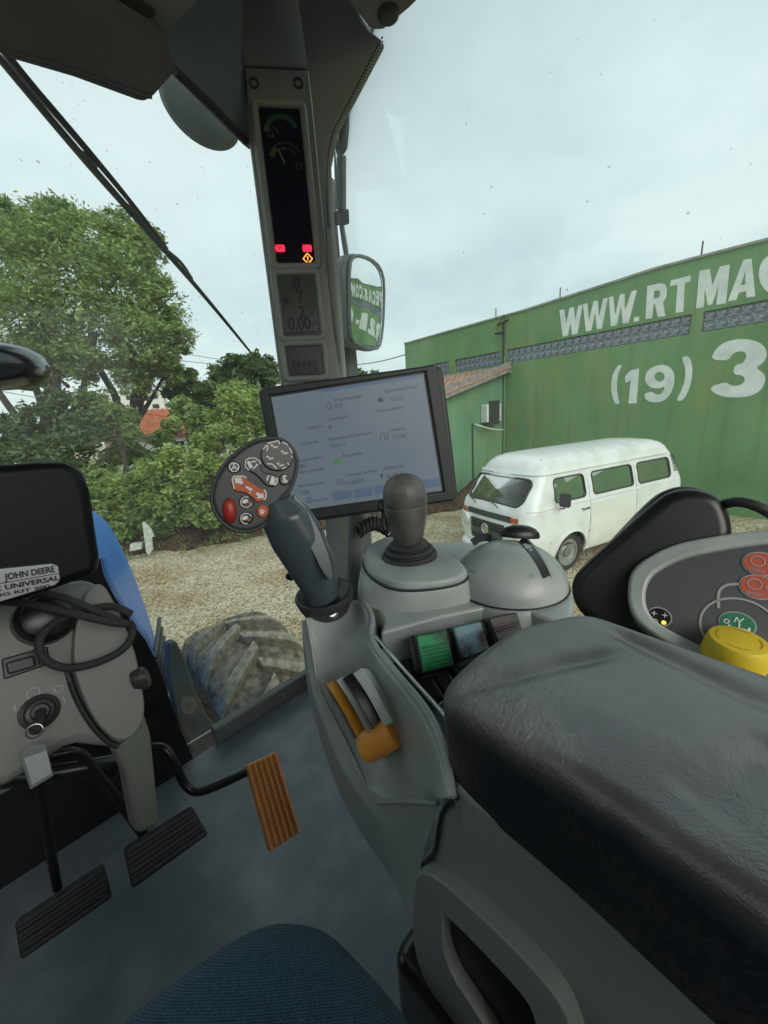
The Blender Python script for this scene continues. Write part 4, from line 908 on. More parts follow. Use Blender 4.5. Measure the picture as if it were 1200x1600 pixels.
# sun visor
vf = Fr(ay_(150, 90, 1.00), (0, -1, -.35)); vs_ = thing('sun_visor', 'dark fabric sun visor hanging at the upper left', 'sun visor', ay_(150, 60, 1.0))
pslab('visor_blind', vf, [(-260, -40), (0, 68), (12, 82), (120, 114), (222, 152), (234, 154), (243, 146), (276, 108), (262, 60), (200, -20), (160, -60), (-260, -260)], .035, M_visor, vs_, bevel=.008)
tube('hem', [vf.tw(-260, 0, .002), vf.tw(5, 79, .002), vf.tw(120, 112, .002), vf.tw(224, 150, .002), vf.tw(236, 151, .002)], .004, M_visor, vs_, seg=6, smooth=1)
# ---- glass
M_ws = glass('windscreen_glass', (.885, .95, .94), .03, dirt=.55, dcol=(.10, .11, .10), film=.075, thr=.705)
M_sg = glass('door_glass', (.885, .95, .94), .03, dirt=.5, dcol=(.10, .11, .10), film=.07)
M_frit = mat('black_frit', (.006, .006, .007), .5)
wsg = thing('windscreen', 'flat tinted front windscreen with specks of dirt', 'windscreen', (0, YF+.04, ZF))
V, Fc = boxd(GF, -.85, .74, YF+.040, YF+.046, ZF+.03, ZR+.1); mk('pane', V, Fc, M_ws, wsg, smooth=False)
dg = thing('door_window', 'large tinted side window on the right of the cab', 'window', (XR+.03, 0, ZF))
V, Fc = boxd(GF, XR+.03, XR+.036, -1.0, .93, ZF+.06, ZR+.1); mk('pane', V, Fc, M_sg, dg, smooth=False)
V, Fc = boxd(GF, XR-.0, XR+.03, -1.0, .93, ZF-.05, ZF+.12); mk('sill_frame', V, Fc, M_frame, dg, smooth=False)
# black printed border low on the windscreen, with its dotted edge
wf_ = Fr((0, YF+.034, 0), (0, -1, 0))
fr_in = [(120, 880), (150, 885), (168, 915), (185, 940), (205, 965), (222, 1000), (235, 1040), (250, 1090), (265, 1140), (285, 1200), (300, 1240)]
fr_px = [(157, 873), (163, 900), (178, 930), (195, 955), (212, 980), (228, 1000), (243, 1030), (255, 1060), (268, 1100), (282, 1140), (300, 1180), (318, 1230), (200, 1260), (40, 1200), (40, 860)]
pslab('frit_border', wf_, fr_px, .003, M_frit, wsg, bevel=0)
def dots(fr, path, n, rows, sp, r, side, w):
    parts = []; P = [fr.t(*p) for p in path]; d = [0]
    for a, b in zip(P[:-1], P[1:]): d.append(d[-1]+math.hypot(b[0]-a[0], b[1]-a[1]))
    for k in range(int(d[-1]/sp)):
        s = k*sp; u = np.interp(s, d, [p[0] for p in P]); v = np.interp(s, d, [p[1] for p in P]); u2 = np.interp(s+.01, d, [p[0] for p in P]); v2 = np.interp(s+.01, d, [p[1] for p in P])
        L = math.hypot(u2-u, v2-v) or 1; nx, ny = -(v2-v)/L*side, (u2-u)/L*side; tx, ty = (u2-u)/L, (v2-v)/L
        for q in range(rows):
            rr = r*(1-.28*q); parts.append(polyd(fr, [(u+nx*sp*(q+.6)+tx*sp*.5*(q % 2)+rr*math.cos(a), v+ny*sp*(q+.6)+ty*sp*.5*(q % 2)+rr*math.sin(a)) for a in np.linspace(0, 6.28, 7)[:-1]], w))
    return parts
for sd in (1,):
    pt = dots(wf_, fr_px[:11], 0, 2, .005, .0020, 1, 0); o = flat('frit_dots', pt, M_frit, wsg); o['kind'] = 'stuff'
# ---- display pillar
pa = Vector((math.sin(math.radians(36.6)), math.cos(math.radians(36.6)), 0)); PF = Fr(CAM + pa*1.24, -pa)
pil = thing('display_pillar', 'grey green cab pillar carrying a column of instrument displays', 'pillar', CAM + pa*1.26 + Vector((0, 0, -.95)))
uL_, uR_ = PF.t(388, 220)[0], PF.t(508, 300)[0]
zb_ = -.93; ztp = PF.t(420, 105)[1]
lowL = PF.t(530, 830)[0]; 
po = [(uL_, 1.06), (uL_, -.02), (uL_+.02, -.10), (uR_-.10, -.18), (uR_-.10, zb_), (uR_+.02, zb_), (uR_+.02, -.15), (uR_, -.05), (uR_, 1.06)]
slab('column', PF, po, .10, M_grey2, pil, w0=-.012, bevel=.014, seg=4)
# proud front panel with three windows
e = .006
slab('face_panel', PF, [(uL_+.012, ztp-.002), (uL_+.012, -.03), (uR_-.012, -.03), (uR_-.012, ztp-.002)], .02, M_grey2, pil, w0=.002, bevel=.006)
slab('blank_panel', PF, [(uL_+.010, ztp+.003), (uR_-.010, ztp+.003), (uR_-.010, 1.05), (uL_+.010, 1.05)], .02, M_grey2, pil, w0=.002, bevel=.005)
for px, py in ((397, 131), (466, 131)):
    q = PF.t(px, py); lathe('screw_cap', PF, [(.013, .0), (.012, .004), (.008, .004), (.007, .001), (0, .001)], M_dark, pil, cu=q[0], cv=q[1], seg=20)
def pq(x, y): return PF.t(x, y)
def screenbox(name, tl_, tr_, br_, bl_, m, lab=None, w=.0035):
    q = [pq(*tl_), pq(*tr_), pq(*br_), pq(*bl_)]; u0 = (q[0][0]+q[3][0])/2; u1 = (q[1][0]+q[2][0])/2; v1 = (q[0][1]+q[1][1])/2; v0 = (q[2][1]+q[3][1])/2
    s = slab(name, PF, rrect(u0, v0, u1, v1, .006), .006, m, pil, w0=w, bevel=.001, seg=1)
    R_ = rrect(u0-.010, v0-.010, u1+.010, v1+.010, .012); tube('display_surround', [PF.p(a, b, .003) for a, b in R_], .0095, M_grey2, s, closed=True, seg=10, smooth=0)
    return s, u0, v0, u1, v1
M_gdark = mat('gauge_glass', (.010, .013, .024), .18); M_lcd = mat('lcd', (.085, .088, .078), .25, var=.08, vscale=8); M_lcdd = mat('lcd_dim', (.03, .032, .028), .25)
gs, g0, g1, g2, g3 = screenbox('gauge_display', (405, 170), (470, 170), (490, 411), (432, 411), M_gdark)
ls, l0, l1, l2, l3 = screenbox('lcd_display', (436, 432), (492, 430), (499, 523), (442, 525), M_lcd)
ds, d0, d1, d2, d3_ = screenbox('lcd_display', (446, 543), (501, 541), (506, 584), (452, 588), M_lcdd)
for b_ in (.5*(g1+l3), .5*(l1+d3_)): slab('divider', PF, rrect(g0-.006, b_-.006, g2+.006, b_+.006, .005), .01, M_grey2, pil, w0=.009, bevel=.004)
W1 = .0042
M_gg = mat('gauge_green', (.02, .075, .04), .5); M_gy = mat('gauge_yellow', (.11, .095, .03), .5); M_gw = mat('gauge_white', (.09, .095, .105), .5)
c1 = pq(441, 208); flat('gauge_arc', [arc_band(PF, c1[0], c1[1]-.006, .034, .046, 25, 150, W1)], M_gg, gs); flat('gauge_arc', [arc_band(PF, c1[0], c1[1]-.006, .034, .046, 152, 172, W1)], M_gw, gs)
flat('needle', [line_band(PF, [pq(427, 199), pq(436, 210)], .0025, W1), line_band(PF, [pq(426, 212), pq(428, 217)], .003, W1)], M_gw, gs)
c2_ = pq(447, 250); flat('gauge_arc', [arc_band(PF, c2_[0], c2_[1]-.008, .032, .045, 125, 160, W1)], M_gy, gs)
flat('gauge_arc', [arc_band(PF, c2_[0], c2_[1]-.008, .043, .045, 30, 125, W1), arc_band(PF, c2_[0], c2_[1]-.008, .031, .033, 30, 125, W1), line_band(PF, [pq(444, 230), pq(444, 237)], .002, W1)], M_gw, gs)
flat('needle', [line_band(PF, [pq(435, 234), pq(445, 257)], .0028, W1)], mat('needle_red', (.35, .2, .18), .5), gs)
sm = pq(467, 262); flat('gauge_symbol', [line_band(PF, [(sm[0]+.007*a, sm[1]+.007*b) for a, b in ((-1, -1), (1, -1), (1, 1), (-1, 1), (-1, -1))], .0015, W1)], M_gw, gs)
sm = pq(423, 210); flat('gauge_symbol', [arc_band(PF, sm[0], sm[1], .006, .008, 0, 360, W1)], M_gw, gs)
M_rl = mat('red_lamp', (.5, .01, .02), .5, emit=(1, .015, .05), estr=1.6); M_ol = mat('amber_lamp', (.5, .2, .03), .5, emit=(1, .36, .05), estr=1.2); M_rd = mat('red_dim', (.1, .0, .01), .5)
for px, py, ch in ((438, 389, 'P'), (480, 389, '!')):
    q = pq(px, py); flat('warning_lamp', [polyd(PF, ell(q[0], q[1], .0088, .0088), W1), arc_band(PF, q[0], q[1], .0105, .0128, 130, 230, W1), arc_band(PF, q[0], q[1], .0105, .0128, -50, 50, W1)], M_rl, gs)
    flat('warning_glyph', [textd(PF, ch, q[0], q[1]-.005, .010, W1+.0008, .03, align='C')], M_rd, gs)
q = pq(481, 405); flat('warning_lamp', [line_band(PF, [(q[0]+.013*a, q[1]+.013*b) for a, b in ((0, 1), (1, 0), (0, -1), (-1, 0), (0, 1))], .0026, W1), line_band(PF, [(q[0], q[1]+.006), (q[0], q[1]-.002)], .003, W1), line_band(PF, [(q[0], q[1]-.004), (q[0], q[1]-.006)], .003, W1)], M_ol, gs)
M_lt = mat('lcd_ink', (.012, .013, .012), .5)
flat('lcd_digits', [textd(PF, '0', pq(464, 450)[0], pq(464, 453)[1], .034, W1, .01, .9, 'C'), textd(PF, '7', pq(469, 465)[0], pq(469, 473)[1], .032, W1, .01, .9, 'C'), textd(PF, 'P', pq(447, 478)[0], pq(447, 482)[1], .026, W1, .01, .9, 'C'), textd(PF, '2', pq(472, 490)[0], pq(472, 496)[1], .030, W1, .01, .9, 'C'), textd(PF, '0.00', pq(451, 515)[0], pq(451, 516)[1], .034, W1, .01, .8, 'L'), textd(PF, 'km/h', pq(484, 510)[0], pq(484, 509)[1], .009, W1, .0, .9, 'L'), arc_band(PF, *pq(487, 477), .008, .0095, 0, 360, W1), polyd(PF, ell(*pq(486, 463), .003, .003, 8), W1), polyd(PF, ell(*pq(488, 490), .003, .003, 8), W1), line_band(PF, [pq(480, 447), pq(490, 447)], .0015, W1)], M_lt, ls)
flat('lcd_bar', [polyd(PF, [pq(445, 523), pq(497, 521), pq(496, 517), pq(444, 519)], W1)], mat('lcd_blue', (.02, .03, .10), .4), ls)
flat('lcd_digits', [textd(PF, 'BRAKE', pq(457, 575)[0], pq(457, 576)[1], .022, W1, .005, .8, 'L'), textd(PF, 'ENGINE', pq(457, 586)[0], pq(457, 588)[1], .020, W1, .005, .8, 'L')], M_lt, ds)
# corner trims where pillar meets roof
cf = Fr((0, YF-.02, 0), (.25, -1, -.15)); cf.o = ay_(330, 90, YF-.05)
o = thing('pillar_corner_trim', 'dark blue grey corner trim between sun visor and display pillar', 'trim', cf.o)
pslab('trim_panel', cf, [(276, 106), (245, 60), (290, -60), (400, -60), (400, 105), (402, 232), (390, 222)], .03, M_bluetrim, o, bevel=.006)
tube('seal', [cf.tw(274, 112, .0), cf.tw(330, 165, .0), cf.tw(386, 222, .0)], .009, M_rub, o, seg=8, smooth=0)
cf2 = Fr(ax_(545, 110, XR-.01), (-1, -.25, -.1))
o2 = thing('pillar_side_trim', 'grey trim flaring from the display pillar to the roof on the right', 'trim', cf2.o)
pslab('trim_panel', cf2, [(455, -60), (480, 108), (502, 300), (513, 450), (527, 610), (536, 610), (523, 450), (513, 330), (509, 258), (513, 235), (518, 205), (545, 155), (594, 60), (575, 45), (560, 20), (540, -60)], .03, M_grey2, o2, bevel=.008)
pt = dots(cf2, [(596, 58), (546, 155), (519, 205), (512, 240), (509, 300), (512, 360)], 0, 3, .006, .0026, 1, 0.002)
o = flat('frit_dots', pt, M_frit, o2); o['kind'] = 'stuff'
# frit behind pillar's right side
pq_ = Fr(ax_(515, 400, XR+.022), (-1, 0, 0))
# lamp housing outside
lc = ad_(307, 178, 1.75); LF = facing(314, 170, 1.75, (262, 140), (360, 215))
lh = thing('work_lamp', 'dark rounded work lamp housing outside behind the corner trim', 'work lamp', lc)
k_ = 1.75/600
lathe('housing', LF, [(0.01, .09), (.06, .085), (.11, .06), (.125, .02), (.128, -.02), (.12, -.06), (.08, -.09), (0.01, -.1)], mat('lamp_housing', (.045, .06, .055), .6, var=.2, vscale=12), lh, su=1.36, sv=.98, seg=36)
tube('mount', [LF.p(.1, .1, 0), LF.p(.22, .22, -.05)], .02, M_dark, lh, seg=8)
# front wiper
wi = thing('windscreen_wiper', 'long black wiper lying diagonally across the windscreen', 'wiper', ay_(200, 310, YF+.07))
W2 = lambda x, y, d=.075: ay_(x, y, YF+d)
tube('blade', [W2(-60, 20), W2(40, 140), W2(150, 270), W2(270, 405), W2(330, 475), W2(392, 551)], [.006, .008, .009, .007, .005, .003], M_rub, wi, seg=8, smooth=2)
tube('arm', [W2(-60, -12, .10), W2(20, 100, .10), W2(120, 215, .095), W2(200, 310, .09), W2(262, 390, .085)], [.009, .009, .008, .006, .004], M_black, wi, seg=8, smooth=2)
for a, b in (((118, 232), (150, 262)), ((196, 318), (232, 360)), ((262, 392), (300, 436))): tube('bridge', [W2(*a, .095), W2((a[0]+b[0])/2+3, (a[1]+b[1])/2-4, .095), W2(*b, .08)], .004, M_black, wi, seg=6)
# ================================================================ LEFT: steering
col_t = thing('steering_console', 'pale grey steering column cowl with ignition switch at left', 'steering console', (-.02, .8, ZF))
SF = Fr(ay_(80, 1080, .66), (.10, -.9, .42))
pslab('cowl', SF, chaikin([(-200, 960), (0, 925), (120, 905), (152, 905), (185, 960), (205, 1010), (218, 1060), (226, 1110), (215, 1150), (185, 1168), (150, 1165), (110, 1160), (60, 1195), (0, 1235), (-200, 1300)], 1), .16, M_cream, col_t, bevel=.03, seg=6)
# raised right lobe
pslab('side_lobe', SF, chaikin([(108, 1035), (118, 950), (150, 905), (178, 950), (205, 1015), (216, 1070), (222, 1115), (205, 1150), (178, 1158), (150, 1135), (125, 1090)], 2), .05, M_cream, col_t, w0=.022, bevel=.018, seg=5)
tube('lobe_gap', [SF.tw(103, 1040, .003), SF.tw(115, 1085, .003), SF.tw(140, 1130, .003), SF.tw(168, 1160, .003), SF.tw(185, 1166, .003)], .004, M_rub, col_t, seg=6)
pslab('support_leg', Fr(ay_(220, 1230, .70), (.1, -1, .15)), [(172, 1160), (225, 1110), (238, 1150), (246, 1230), (252, 1292), (214, 1308), (196, 1210)], .05, M_cream, col_t, bevel=.012)
bw = SF.t(212, 1063); lathe('bolt_cap', Fr(SF.p(bw[0]+.004, bw[1], .02), (1, -.55, .2)), [(.013, -.01), (.013, .004), (.011, .007), (.008, .006), (.007, .008), (0, .008)], M_dark, col_t, sv=1.35, seg=28)
lathe('boot', SF, [(.036, .0), (.034, .025), (.029, .028), (.027, .04), (.016, .045), (0, .045)], M_black, col_t, *SF.t(70, 968), seg=30)
pslab('switch_recess', SF, [(2, 1030), (74, 1010), (78, 1038), (6, 1062)], .004, M_black, col_t, w0=.004, bevel=.002)
pslab('blank_switch', SF, [(8, 1036), (52, 1024), (56, 1042), (12, 1055)], .008, M_dark, col_t, w0=.009, bevel=.003)
pslab('blank_switch', SF, [(57, 1022), (72, 1018), (75, 1035), (60, 1040)], .008, M_dark, col_t, w0=.009, bevel=.003)
kq = SF.t(62, 1112); lathe('ignition_switch', SF, [(.022, .0), (.0215, .003), (.017, .005), (.0145, .010), (.0105, .011), (.009, .007), (0, .007)], M_dark, col_t, cu=kq[0], cv=kq[1], seg=36)
flat('switch_marks', [textd(SF, 'O', *SF.t(85, 1085), .010, .0015, 0), textd(SF, 'I', *SF.t(100, 1100), .010, .0015, 0), arc_band(SF, *SF.t(52, 1083), .006, .0072, 0, 360, .0015), line_band(SF, [SF.t(24, 1100), SF.t(21, 1106), SF.t(25, 1106), SF.t(22, 1112)], .0015, .0015)], M_pale, col_t)
key = thing('ignition_key', 'ignition key with silver ring hanging a pale plastic tag', 'key', SF.p(kq[0], kq[1], .03))
kf = Fr(SF.p(kq[0], kq[1], .018), SF.x, SF.z)
KP = SF.p(*SF.t(50, 1140), .035)
tube('key_blade', [SF.p(kq[0], kq[1], .012), SF.p(*SF.t(58, 1128), .028), SF.p(*SF.t(50, 1142), .034)], .006, M_dark, key, seg=8)
tube('key_ring', [KP + SF.x*.008*math.cos(a)+SF.z*.003*math.cos(a)+SF.y*.008*math.sin(a) for a in np.linspace(0, 6.28, 20)[:-1]], .0009, M_metal, key, closed=True, seg=6, smooth=0)
tf = Fr(SF.p(*SF.t(58, 1195), .035), (.25, -.9, .3))
M_tag = mat('key_tag', (.42, .46, .45), .35, var=.05); 
pslab('tag', tf, [(32, 1183), (45, 1163), (72, 1162), (84, 1212), (48, 1234)], .004, mat('tag_rim', (.22, .24, .24), .3), key, bevel=.001)
pslab('tag_paper', tf, [(37, 1185), (72, 1172), (80, 1208), (50, 1226)], .001, M_tag, key, w0=.0015, bevel=0)
# black steering drive unit with its badge
BF = Fr(ay_(80, 820, .55), (.06, -1, .10))
bx_ = thing('steering_drive_unit', 'black rounded steering motor box with silver badge plate', 'steering unit', ay_(80, 940, .6))
pslab('case', BF, chaikin([(-420, 758), (40, 722), (112, 718), (140, 745), (152, 830), (160, 880), (150, 898), (120, 910), (0, 952), (-400, 1040)], 1), .15, mat('unit_black', (.005, .0055, .006), .42, spec=.22, bump=.1, bscale=400), bx_, bevel=.030, seg=7)
pslab('badge_plate', BF, [(-140, 932), (0, 888), (80, 880), (91, 884), (94, 906), (86, 914), (0, 940), (-140, 985)], .003, mat('badge_silver', (.42, .46, .46), .35, metal=.5), bx_, w0=.003, bevel=.0012, seg=1)
b0_, b1_ = BF.tw(8, 906), BF.tw(85, 893); BT = Fr(b0_, BF.z, b1_-b0_); L_ = (b1_-b0_).length
def fit(s, fr, u, v, L, h, w): V0, _ = glyphs(s, .03); k = h/.72; wd = max(x for x, y in V0)*k; return textd(fr, s, u, v, h, w, .03, L/wd)
M_bt = mat('badge_ink', (.012, .012, .012), .4)
flat('badge_text', [fit('JOHN DEERE', BT, 0, .0005, L_, .0065, .0045), line_band(BT, [(-.06, -.0022), (L_+.004, -.0022)], .0007, .0045), fit('AUTOTRAC UNIVERSAL', BT, -.05, -.0095, L_+.053, .0052, .0045), fit('STEERING KIT 200', BT, -.036, -.0155, L_+.030, .0033, .0045)], M_bt, bx_)
# steering wheel
sc_ = Vector((-.135, .60, H+.078)); nw = Vector((0, -.13, 1)).normalized(); WFm = Fr(sc_, nw, (1, 0, 0))
V = []; Fc = []; n1_, n2_ = 64, 14
for i in range(n1_):
    a = 2*math.pi*i/n1_
    for j in range(n2_):
        b = 2*math.pi*j/n2_; r = .190+.019*math.cos(b); V.append(WFm.p(r*math.cos(a), r*math.sin(a), .021*math.sin(b)))
for i in range(n1_):
    for j in range(n2_): Fc.append([i*n2_+j, ((i+1) % n1_)*n2_+j, ((i+1) % n1_)*n2_+(j+1) % n2_, i*n2_+(j+1) % n2_])
stw = mk('steering_wheel', V, Fc, M_blackgloss, col_t); stw['label'] = 'shiny black steering wheel rim entering at the left edge'
for a in (200, 340, 90): tube('spoke', [WFm.p(.03*math.cos(math.radians(a)), .03*math.sin(math.radians(a)), -.04), WFm.p(.1*math.cos(math.radians(a)), .1*math.sin(math.radians(a)), -.03), WFm.p(.185*math.cos(math.radians(a)), .185*math.sin(math.radians(a)), 0)], .012, M_black, stw, seg=8)
lathe('hub', WFm, [(.055, -.08), (.06, -.05), (.055, -.025), (0, -.02)], M_black, stw, seg=28)
o = tube('steering_shaft', [WFm.p(0, 0, -.08), Vector((-.135, .74, H-.30))], .03, M_dark, seg=16, smooth=0); tag(o, 'dark steering shaft between wheel and column cowl', 'shaft')
# cable looped under the unit
cb = lambda x, y, w=.05: SF.tw(x, y, w)
o = tube('looped_cable', [cb(-60, 945, .03), cb(20, 948, .045), cb(70, 960, .06), cb(120, 975, .075), cb(172, 985, .07), cb(190, 980, .06), cb(194, 1000, .055), cb(178, 1022, .05), cb(140, 1040, .05), cb(95, 1049, .05), cb(62, 1036, .05), cb(52, 1008, .05), cb(70, 985, .05), cb(100, 968, .04), cb(130, 958, .04), cb(165, 953, .05), cb(190, 968, .06)], .0052, mat('braided_cable', (.035, .033, .032), .75, bump=.6, bscale=400, bdist=.001), seg=10, smooth=2); tag(o, 'thick black cable looped below the steering motor box', 'cable')
o = tube('looped_cable', [cb(30, 935, .05), cb(80, 940, .06), cb(130, 960, .06), cb(178, 982, .064)], .0050, mat('braided_cable', (.03, .03, .03), .7), seg=10); tag(o, 'short straight cable end beside the looped cable', 'cable')

# ================================================================ PEDALS
def pedal(name, lab, corners, nrm, zc, nrib, m, along, thick=.014, rm=None):
    cx_ = sum(c[0] for c in corners)/4; cy_ = sum(c[1] for c in corners)/4
    f = Fr(az_(cx_, cy_, H+zc), nrm); t_ = thing(name, lab, 'pedal', f.o)
    pslab('plate', f, corners, thick, m, t_, bevel=.005)
    a, b, c, d = [f.t(*q) for q in corners]               # a-b = one end, d-c = other end
    for k in range(nrib):
        s = (k+.5)/nrib
        if along: p0 = (a[0]+(b[0]-a[0])*s, a[1]+(b[1]-a[1])*s); p1 = (d[0]+(c[0]-d[0])*s, d[1]+(c[1]-d[1])*s)
        else: p0 = (a[0]+(d[0]-a[0])*s, a[1]+(d[1]-a[1])*s); p1 = (b[0]+(c[0]-b[0])*s, b[1]+(c[1]-b[1])*s)
        e_ = .012; q0 = tuple(x+(y-x)*e_ for x, y in zip(p0, p1)); q1 = tuple(x+(y-x)*(1-e_) for x, y in zip(p0, p1))
        dx, dy = q1[0]-q0[0], q1[1]-q0[1]; L = math.hypot(dx, dy); nx, ny = -dy/L, dx/L
        wd = .27*(math.hypot(b[0]-a[0], b[1]-a[1]) if along else math.hypot(d[0]-a[0], d[1]-a[1]))/nrib
        slab('rib', f, [(q0[0]+nx*wd, q0[1]+ny*wd), (q0[0]-nx*wd, q0[1]-ny*wd), (q1[0]-nx*wd, q1[1]-ny*wd), (q1[0]+nx*wd, q1[1]+ny*wd)], .012, rm or m, t_, w0=.008, bevel=.0025, seg=2)
    return t_, f
ap, apf = pedal('accelerator_pedal', 'orange ribbed accelerator pedal on a bent black arm', ((383, 1196), (432, 1174), (470, 1299), (420, 1333)), (-.15, -.72, .68), -.80, 6, M_pedal, True)
A_ = lambda x, y, d: ad_(x, y, d)
dA = (apf.o-CAM).dot(FW)
M_arm = mat('pedal_arm_black', (.012, .013, .014), .28)
tube('arm', [A_(110, 1195, dA*.93), A_(180, 1192, dA*.95), A_(235, 1166, dA), A_(258, 1168, dA), A_(272, 1190, dA), A_(288, 1228, dA+.01), A_(308, 1240, dA+.01), A_(345, 1226, dA+.015), A_(390, 1204, dA+.02)], .0090, M_arm, ap, seg=12, smooth=2)
lathe('pivot_collar', Fr(A_(172, 1196, dA*.95), A_(235, 1166, dA)-A_(180, 1192, dA*.95)), [(.02, -.012), (.024, -.006), (.024, .006), (.02, .012)], M_arm, ap, seg=20)
bp_, bpf = pedal('brake_pedal', 'wide black ribbed rubber pedal right of the clutch pedal', ((192, 1326), (300, 1259), (326, 1304), (206, 1390)), (-.05, -.75, .65), -.80, 4, M_rub, False, .03)
dB = (bpf.o-CAM).dot(FW)
tube('arm', [A_(80, 1180, dB-.08), A_(120, 1172, dB-.06), A_(140, 1190, dB-.04), A_(225, 1305, dB+.005)], .0085, M_arm, bp_, seg=12, smooth=1)
cp_, cpf = pedal('clutch_pedal', 'leftmost wide black ribbed rubber pedal on a flat arm', ((22, 1442), (162, 1350), (176, 1402), (32, 1502)), (.0, -.78, .62), -.83, 4, M_rub, False, .03)
dC = (cpf.o-CAM).dot(FW)
tube('arm', [A_(48, 1190, dC-.12), A_(60, 1230, dC-.08), A_(90, 1388, dC+.01)], .0075, M_arm, cp_, seg=10, smooth=1)
o = tube('pedal_shaft', [A_(-60, 1225, dB-.09), A_(100, 1205, dB-.07), A_(200, 1188, dA*.94)], .016, M_arm, seg=12, smooth=0); tag(o, 'dark cross shaft carrying the pedals under the cowl', 'shaft')
# ================================================================ SEAT
seat = thing('driver_seat', 'blue woven fabric seat cushion at the bottom edge', 'seat', (0, .0, ZF))
def fabric():
    m = bpy.data.materials.new('seat_fabric'); m.use_nodes = True; t = m.node_tree; b = t.nodes['Principled BSDF']; b.inputs['Roughness'].default_value = .95; b.inputs['Specular IOR Level'].default_value = .1; b.inputs['Sheen Weight'].default_value = .25
    tcn = N(t, 'ShaderNodeTexCoord'); wv = N(t, 'ShaderNodeTexWave', wave_type='BANDS', bands_direction='DIAGONAL'); wv.inputs['Scale'].default_value = 260; wv.inputs['Distortion'].default_value = 5.0; wv.inputs['Detail'].default_value = 3; wv.inputs['Detail Scale'].default_value = 4
    t.links.new(tcn.outputs['Object'], wv.inputs['Vector']); n1 = N(t, 'ShaderNodeTexNoise'); n1.inputs['Scale'].default_value = 300; n1.inputs['Detail'].default_value = 3; t.links.new(tcn.outputs['Object'], n1.inputs['Vector'])
    n0 = N(t, 'ShaderNodeMath', operation='MULTIPLY'); t.links.new(wv.outputs[0], n0.inputs[0]); t.links.new(n1.outputs[0], n0.inputs[1])
    r = N(t, 'ShaderNodeValToRGB'); r.color_ramp.elements[0].position = .1; r.color_ramp.elements[1].position = .6; r.color_ramp.elements[0].color = (.012, .06, .10, 1); r.color_ramp.elements[1].color = (.07, .22, .33, 1)
    t.links.new(n0.outputs[0], r.inputs[0]); t.links.new(r.outputs[0], b.inputs['Base Color'])
    bp = N(t, 'ShaderNodeBump'); bp.inputs['Strength'].default_value = .8; bp.inputs['Distance'].default_value = .002; t.links.new(n0.outputs[0], bp.inputs['Height']); t.links.new(bp.outputs[0], b.inputs['Normal'])
    return m
zS = H-.46
sp_ = [az_(*p, zS) for p in ((110, 1640), (215, 1555), (325, 1475), (390, 1436), (445, 1420), (510, 1432), (565, 1485), (620, 1545), (670, 1625))]
out_ = [(p.x, p.y) for p in sp_] + [(.13, .02), (.12, -.10), (-.30, -.10), (-.36, .0), (-.36, .22), (-.28, .30), (-.15, .318)]
out_ = chaikin(out_, 2)
def cushion(name, outl, zbot, ztop_, rad, m, parent, rings=26, bulge=.0, disp=None):
    n = len(outl); cx_ = sum(p[0] for p in outl)/n; cy_ = sum(p[1] for p in outl)/n; V = []; Fc = []
    V += [Vector((x, y, zbot)) for x, y in outl]; V += [Vector((x, y, ztop_-rad)) for x, y in outl]; K_ = 2
    for k in range(1, 9):
        t_ = math.pi/2*k/8; ins = rad*(1-math.cos(t_)); zz = ztop_-rad+rad*math.sin(t_)
        for x, y in outl: d = math.hypot(x-cx_, y-cy_); f = (d-ins)/d; V.append(Vector((cx_+(x-cx_)*f, cy_+(y-cy_)*f, zz)))
        K_ += 1
    for k in range(1, rings+1):
        s = 1-k/rings*.985
        for x, y in outl: d = math.hypot(x-cx_, y-cy_); f = (d-rad)/d*s; V.append(Vector((cx_+(x-cx_)*f, cy_+(y-cy_)*f, ztop_+bulge*(1-s*s))))
        K_ += 1
    for k in range(K_-1):
        for i in range(n): Fc.append([k*n+i, k*n+(i+1) % n, (k+1)*n+(i+1) % n, (k+1)*n+i])
    Fc += [list(range(n-1, -1, -1)), [(K_-1)*n+i for i in range(n)]]
    if disp: V = [disp(v) for v in V]
    return mk(name, V, Fc, m, parent, ang=60)
cushion('cushion', out_, zS-.10, zS+.02, .05, fabric(), seat, bulge=.012)
V, Fc = boxd(GF, -.28, .08, -.08, .22, ZF+.001, zS-.10); mk('pedestal', V, Fc, M_black, seat, bevel=.02)
V, Fc = boxd(GF, -.40, .10, -.36, -.22, zS-.02, H+.02); mk('backrest', V, Fc, MATS.get('seat_fabric_back') or mat('seat_fabric_back', (.03, .08, .14), .9), seat, bevel=.05, seg=4)  # unseen backrest, added to hold back light from behind
# ================================================================ RIGHT-HAND CONSOLE
KC = .82
cz = lambda x, y, z: az_(x, y, H+z*KC)
cxp = lambda x, y, v: ax_(x, y, v*KC)
con = thing('control_console', 'grey moulded control console beside the driver seat carrying levers and switches', 'control console', Vector((.33, .25, ZF)))
r0 = [cxp(*p, x) for p, x in (((470, 970), .315), ((476, 1050), .305), ((482, 1095), .298), ((515, 1215), .288), ((560, 1310), .28), ((625, 1390), .275), ((657, 1485), .26))]
r1 = [cxp(*p, x) for p, x in (((472, 972), .318), ((478, 1030), .303), ((484, 1070), .288), ((508, 1145), .268), ((535, 1210), .256), ((590, 1285), .248), ((657, 1350), .243))]
r2 = [cxp(*p, x) for p, x in (((480, 966), .322), ((490, 1020), .308), ((497, 1075), .294), ((530, 1140), .276), ((555, 1190), .266), ((583, 1254), .258), ((684, 1254), .252))]
r3 = [cz(*p, z) for p, z in (((553, 940), -.345), ((560, 985), -.345), ((562, 1015), -.345), ((600, 1068), -.345), ((650, 1130), -.345), ((679, 1200), -.35), ((684, 1246), -.362))]
